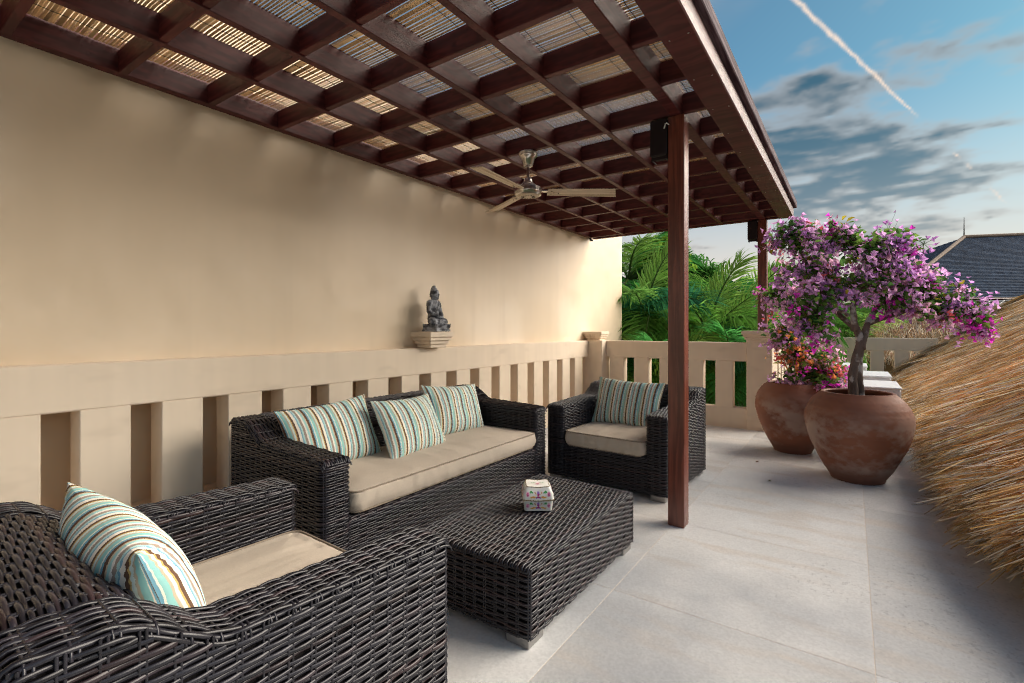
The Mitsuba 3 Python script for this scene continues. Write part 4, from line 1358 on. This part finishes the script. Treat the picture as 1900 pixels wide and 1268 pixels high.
put('eave_fringe', m.mesh(), 'thatch_straw', th, color=m.color(), kind='stuff', label='ragged butt ends of the straw along the eave')
# the hip at the far end, a rolled ridge of straw
m = Mesh()
n = 4200
q = r.random(n) * 1.9
a = r.uniform(-1.2, 1.2, n)
P = np.stack([.62 + q, 11.22 + .35 * q, THZ + .04 + SL * q], -1) + np.stack([a * .07, a * .07, .06 * np.cos(a)], -1)
D = np.stack([-np.ones(n), np.full(n, -.45), np.full(n, -SL)], -1) + .16 * r.standard_normal((n, 3))
straw(m, P, D, np.repeat(np.array([[-.3, -.3, .9]]), n, 0), r.uniform(.25, .6, n), r.uniform(.006, .012, n), straw_colors(n, r, .8) * r.uniform(.5, 1.0, (n, 1)), r)
put('hip_roll', m.mesh(), 'thatch_straw', th, color=m.color(), kind='stuff')

# a second thatched roof farther back, with a lattice of white rope along its ridge
t2 = thing('thatched_roof', 'pale far thatched roof with a white rope lattice along its ridge', 'thatched roof')
RA, RB_ = at(1560, 574, 14.5), at(2050, 556, 13.2)
EA, EB = at(1540, 668, 11.4), at(2100, 668, 10.6)
EA[2] = EB[2] = .55
m = Mesh()
n = 16000
u, s = r.random(n), r.random(n)
Rp, Ep = RA + (RB_ - RA) * u[:, None], EA + (EB - EA) * u[:, None]
P = Rp + (Ep - Rp) * (s * .96)[:, None]
dn = (Ep - Rp); dn /= np.linalg.norm(dn, axis=1, keepdims=True)
nn = np.cross(RB_ - RA, EA - RA); nn /= np.linalg.norm(nn)
nn = nn if nn[2] > 0 else -nn
P = P + nn * (.05 * r.random(n))[:, None]
straw(m, P, dn + .10 * r.standard_normal((n, 3)), np.repeat(nn[None], n, 0), r.uniform(.3, .7, n), r.uniform(.009, .018, n), (straw_colors(n, r, .2) * .75 + .12) * r.uniform(.8, 1.2, (n, 1)), r)
bd = np.array([RA, RB_, EB, EA, RA + FWD * 3 - [0, 0, 2], RB_ + FWD * 3 - [0, 0, 2], EB - [0, 0, .3], EA - [0, 0, .3]])
put('roof_body', hull(bd - nn * .03), 'thatch_base', t2)
put('thatch', m.mesh(), 'thatch_straw', t2, color=m.color(), kind='stuff')
LEN = np.linalg.norm(RB_ - RA); ax = (RB_ - RA) / LEN
rd = (EA - RA); rd = rd - ax * (rd @ ax); rd /= np.linalg.norm(rd)
k, step, hh = 0, .34, .36
while (k + 1) * step < LEN:
    for a, b in (((k * step, .02), ((k + 1) * step, hh)), ((k * step, hh), ((k + 1) * step, .02))):
        q = np.linspace(0, 1, 5)[:, None]
        pa, pb = RA + ax * a[0] + rd * a[1] + nn * .085, RA + ax * b[0] + rd * b[1] + nn * .085
        put('lattice_rope', tube(pa + (pb - pa) * q + nn * (.012 * np.sin(q * PI)), .014, 6), 'rope', t2, smooth=True)
    k += 1
for h_ in (0.0, hh + .02):
    put('lattice_rope', tube(np.array([RA, RB_]) + rd * h_ + nn * .08, .016, 6), 'rope', t2, smooth=True)

# ---------------------------------------------------------------- the house behind, under dark shingles
hs = thing('shingle_roofed_house', 'far house with a big dark slate blue shingled roof and a lightning rod', 'house')
HR0, HR1 = at(1789, 441, 25), at(2300, 421, 25)
HE0, HE1 = at(1650, 556, 20), at(2350, 553, 20)
HE0[2] = HE1[2] = 2.52
HB0 = HR0 + (HR0 - HE0) * np.array([.0, .0, 0]) + FWD * 5 - RGT * 8; HB0[2] = 2.52


def shingle_face(A, B, C, D, nu, nv, name):
    """Rows of shingles on the quad A B (eave) D C (ridge): each row a strip whose lower edge stands proud."""
    m = Mesh()
    nm = np.cross(B - A, C - A); nm /= np.linalg.norm(nm)
    nm = nm if nm[2] > 0 else -nm
    for j in range(nv):
        s0, s1 = j / nv, (j + 1.0) / nv
        a0, b0, a1, b1 = A + (C - A) * s0, B + (D - B) * s0, A + (C - A) * s1, B + (D - B) * s1
        v = [a0 + nm * .0, b0 + nm * .0, a0 + nm * .02, b0 + nm * .02, a1, b1]
        w = np.linalg.norm(B - A)
        def uu(p): return ((p - A) @ (B - A) / w) / .19
        uv = [(uu(p), j + e) for p, e in zip(v, (.05, .05, .1, .1, .9, .9))]
        m.add(v, [(0, 1, 3), (0, 3, 2), (2, 3, 5), (2, 5, 4)], None, uv)
    return put(name, m.mesh(), 'shingle', hs, uv=np.vstack(m.u))


shingle_face(HE0, HE1, HR0, HR1, 0, 46, 'front_roof')
shingle_face(HB0, HE0, HR0 - RGT * .01, HR0, 0, 46, 'hip_roof')
put('ridge_cap', tube([HR0 + [0, 0, .02], HR1 + [0, 0, .02]], .11, 8), 'ridge_tile', hs, smooth=40)
put('hip_cap', tube([HE0 + [0, 0, .03], HR0 + [0, 0, .03]], .09, 8), 'ridge_tile', hs, smooth=40)
put('lightning_rod', tube([HR0 + [0, 0, 0], HR0 + [0, 0, .55], HR0 + [0, 0, 1.05]], [.035, .022, .008], 8), 'wire_black', hs, smooth=True)
c = (HE0 + HE1) / 2
put('wall', hull([p for e in (HE0 + RGT * .6 + FWD * .6, HE1 + FWD * .6, HE1 + FWD * 9, HE0 + RGT * .6 + FWD * 9) for p in (e + [0, 0, -.05], np.array([e[0], e[1], -4.2]))]), 'house_wall', hs)
put('eave_board', tube([HE0 - [0, 0, .06], HE1 - [0, 0, .06]], .07, 4), 'dark_wood', hs)


# ---------------------------------------------------------------- palms and trees beyond the balustrade
def frond_mesh(L, droop, seed, leaflets=46, width=.42, col=(.05, .16, .03)):
    """A feather palm frond leaving the origin along +x, rising then drooping."""
    r = np.random.default_rng(seed)
    m = Mesh()
    s = np.linspace(0, 1, 16)
    R = np.stack([L * (s - .10 * droop * s ** 2), .06 * L * np.sin(s * 2 + seed) * s, L * (.34 * s - droop * .62 * s ** 2.2)], -1)
    v, f = tube(R, np.linspace(.020, .004, 16), 5)
    m.add(v, f, np.array([.11, .17, .05]))
    tg = np.gradient(R, axis=0); tg /= np.linalg.norm(tg, axis=1, keepdims=True)
    for k in range(leaflets):
        t = .12 + .88 * (k + .5) / leaflets
        p = np.array([np.interp(t, s, R[:, i]) for i in range(3)]); d = np.array([np.interp(t, s, tg[:, i]) for i in range(3)])
        ln = width * L * (.35 + .95 * math.sin(PI * min(1, t * .92 + .06)) ** .7) * (.85 + .3 * r.random())
        for sd in (-1, 1):
            side = np.cross(d, [0, 0, 1.0]); side /= np.linalg.norm(side) + 1e-9
            dd = d * (.55 + .5 * t) + side * sd * (1.0 - .25 * t) + np.array([0, 0, .22 + .16 * r.standard_normal()]) + .12 * r.standard_normal(3)
            dd /= np.linalg.norm(dd)
            w = (.0075 + .003 * r.random()) * L
            nn = np.cross(dd, side * sd); nn = np.cross(dd, np.cross([0, 0, 1.0], dd)); nn = np.array([0, 0, 1.0])
            b = np.cross(dd, nn); b /= np.linalg.norm(b) + 1e-9
            g = np.array([0, 0, -1.0])
            q = [p, p + dd * ln * .35 + g * ln * .03, p + dd * ln * .72 + g * ln * .16, p + dd * ln + g * ln * .40]
            V = [q[0] - b * w * .3, q[0] + b * w * .3, q[1] - b * w, q[1] + b * w, q[2] - b * w * .75, q[2] + b * w * .75, q[3]]
            c = np.array(col) * (.40 + .95 * r.random()) * (1 - .25 * t)
            m.add(V, [(0, 1, 3), (0, 3, 2), (2, 3, 5), (2, 5, 4), (4, 5, 6)], c)
    return m


FR = []
for i, (dr_, col) in enumerate(((.55, (.12, .46, .11)), (.8, (.20, .54, .10)), (1.1, (.27, .58, .11)), (.35, (.36, .60, .13)), (.95, (.09, .38, .18)), (1.35, (.22, .46, .10)))):
    m = frond_mesh(1.0, dr_, 70 + i, 74, .36, col)
    FR.append(PL(m.mesh(), 'leaf', False, color=m.color()))
m = frond_mesh(1.0, 1.7, 90, 50, .34, (.34, .22, .09))
DRY = PL(m.mesh(), 'leaf', False, color=m.color())


def palm(label, p, L, n, seed, lo=-35, hi=70, group=None):
    r = np.random.default_rng(seed)
    key = thing('palm_tree', label, 'palm', group)
    P = np.array([[p[0] + .12 * r.standard_normal(), p[1] + .12 * r.standard_normal(), -4.25], [p[0] + .05, p[1], (p[2] - 4.2) / 2], [p[0], p[1], p[2]]])
    q = np.linspace(0, 1, 24)
    C = np.stack([np.interp(q, [0, .5, 1], P[:, k]) for k in range(3)], 1)
    put('trunk', tube(C, .075 * (1 + .12 * (np.arange(24) % 2)) * np.linspace(1.25, .9, 24), 10), 'bark', key, smooth=True)
    for k in range(n):
        t = (k + .5) / n
        el = hi + (lo - hi) * t ** .85 + 7 * r.standard_normal()
        az = 137.5 * k + 14 * r.standard_normal()
        w = T().translate(p.tolist()) @ T().rotate([0, 0, 1], az) @ T().rotate([0, 1, 0], -(el - 15)) @ T().rotate([1, 0, 0], 22 * r.standard_normal()) @ T().scale(L * (.85 + .3 * r.random()))
        put('frond', DRY if t > .9 and seed % 2 else FR[r.integers(0, len(FR))], None, key, to_world=w)


PALMS = [(1195, 590, 9.6, 1.55, 20, 'feathery palm right beside the end of the house wall'), (1310, 625, 8.9, 1.45, 22, 'full bright green palm between the two posts close behind the balustrade'), (1405, 622, 10.2, 1.5, 20, 'arching palm in front of the far post pier'),
         (1166, 520, 12.2, 1.9, 15, 'tallest palm at the corner of the house wall'), (1482, 625, 11.6, 1.6, 16, 'light green palm between the far post and the bougainvillea'), (1255, 600, 12.0, 1.7, 16, 'palm half hidden behind the near post'), (1370, 600, 13.2, 1.7, 17, 'palm farther back between the posts, its fronds against the sky'),
         (1335, 700, 8.3, 1.25, 18, 'low palm seen through the balustrade openings'), (1215, 700, 8.4, 1.2, 17, 'low shaded palm behind the left openings of the end balustrade'), (1545, 625, 13.0, 1.7, 14, 'palm behind the bougainvillea trunk')]
for i, (u, v, t, L, n, lab) in enumerate(PALMS):
    palm(lab, at(u, v, t), L, n, 400 + i)


def leafy_tree(label, c, rx, rz, n, seed, col, ln=.11, name='leafy_tree', cat='tree'):
    r = np.random.default_rng(seed)
    key = thing(name, label, cat)
    base = np.array([c[0] + .2, c[1] + .1, -4.25])
    w = Mesh()
    w.add(*tube([base, base + (c - base) * .5 + [.1, 0, 0], c - [0, 0, rz * .5]], [.14, .11, .07], 8))
    m = Mesh()
    cl = []
    for k in range(34):
        u = r.standard_normal(3); u /= np.linalg.norm(u); u *= r.random() ** .35
        p = c + u * np.array([rx, rx, rz])
        cl.append(p)
        w.add(*tube([c - [0, 0, rz * .5], (c + p) / 2 + .1 * r.standard_normal(3), p], [.035, .02, .006], 5))
    for k in range(n):
        p = cl[r.integers(0, len(cl))] + r.standard_normal(3) * np.array([.20, .20, .15]) * rx / 1.0
        d = r.standard_normal(3) + (p - c) * .6 + np.array([0, 0, -.2])
        g = r.random()
        leaf_blade(m, p, d, np.array([0, 0, 1.0]) + .6 * r.standard_normal(3), ln * (.7 + .6 * r.random()), ln * .42, np.array(col) * (.6 + .8 * g))
    put('trunk', w.mesh(), 'bark', key, smooth=True)
    put('leaves', m.mesh(), 'leaf', key, color=m.color(), kind='stuff')


leafy_tree('yellow green leafy tree behind the near post, against the sky', at(1226, 492, 12.6), .62, .70, 5200, 501, (.26, .44, .06), .17)
leafy_tree('dark leafy treetop just right of the near post', at(1290, 516, 13.6), .60, .42, 3600, 502, (.10, .27, .06), .15)
leafy_tree('rounded green tree right of the far post', at(1470, 535, 17), 1.0, .55, 4200, 503, (.16, .34, .07), .17)
leafy_tree('dark bush low behind the end balustrade', at(1290, 700, 9.6), 1.0, .7, 5200, 504, (.07, .20, .06), .13)
leafy_tree('dark leafy bush below the corner of the house wall', at(1190, 640, 10.4), .8, .8, 4600, 505, (.07, .21, .08), .13)
leafy_tree('green bush behind the post pier', at(1440, 655, 10.6), .9, .6, 4200, 506, (.09, .27, .06), .13)
# the far mass of treetops that closes the view
r = np.random.default_rng(77)
m = Mesh()
for k in range(15000):
    u = r.uniform(1080, 1640)
    t = r.uniform(17, 24)
    p = at(u, 610, t)
    hgt = .4 + 1.5 * meshkit.fbm(np.array([u * .012, t * .3, 1.0]), 3, 6)
    p[2] = hgt * 1.2 - 3.2 * r.random() ** 2.2
    leaf_blade(m, p, r.standard_normal(3), np.array([0, 0, 1.0]) + .6 * r.standard_normal(3), .34, .17, np.array([.10, .26, .07]) * (.5 + r.random()))
single('distant_treetops', m.mesh(), 'leaf', 'hazy band of distant green treetops under the sky', 'treetops', color=m.color(), kind='stuff')

# ---------------------------------------------------------------- dead leaves on the floor
for i, (u, v, lab) in enumerate(((1402, 857, 'small brown dead leaf on the floor left of the clay pots'), (1424, 891, 'tiny green fallen leaf on the floor in front of the stained pot'))):
    m = Mesh()
    t = 1.24 * 908 / (v - 610)
    p = at(u, v, t); p[2] = .006
    leaf_blade(m, p, np.array([.8, .5 - i, .12]), np.array([.1, 0, 1.0]), .036, .024, ((.16, .085, .04), (.12, .13, .04))[i], .3)
    v_, f_ = m.mesh()
    single('fallen_leaf', (v_, f_), 'leaf', lab, 'leaf', color=m.color())
m = Mesh()
for k in range(9):
    p = at(1690 + 6 * k, 935 - 5 * k + 8 * r.random(), 1.245 * 908 / (325 - 5 * k)); p[2] = .004
    a = r.uniform(-.3, .9)
    m.add(*tube([p, p + np.array([math.cos(a), math.sin(a), .03]) * .05, p + np.array([math.cos(a + .2), math.sin(a + .2), .02]) * (.08 + .1 * r.random())], .0013, 4), np.array([.42, .27, .12]))
single('loose_straws', m.mesh(), 'thatch_straw', 'few loose straws fallen on the floor below the thatch', 'straw', color=m.color(), kind='stuff')
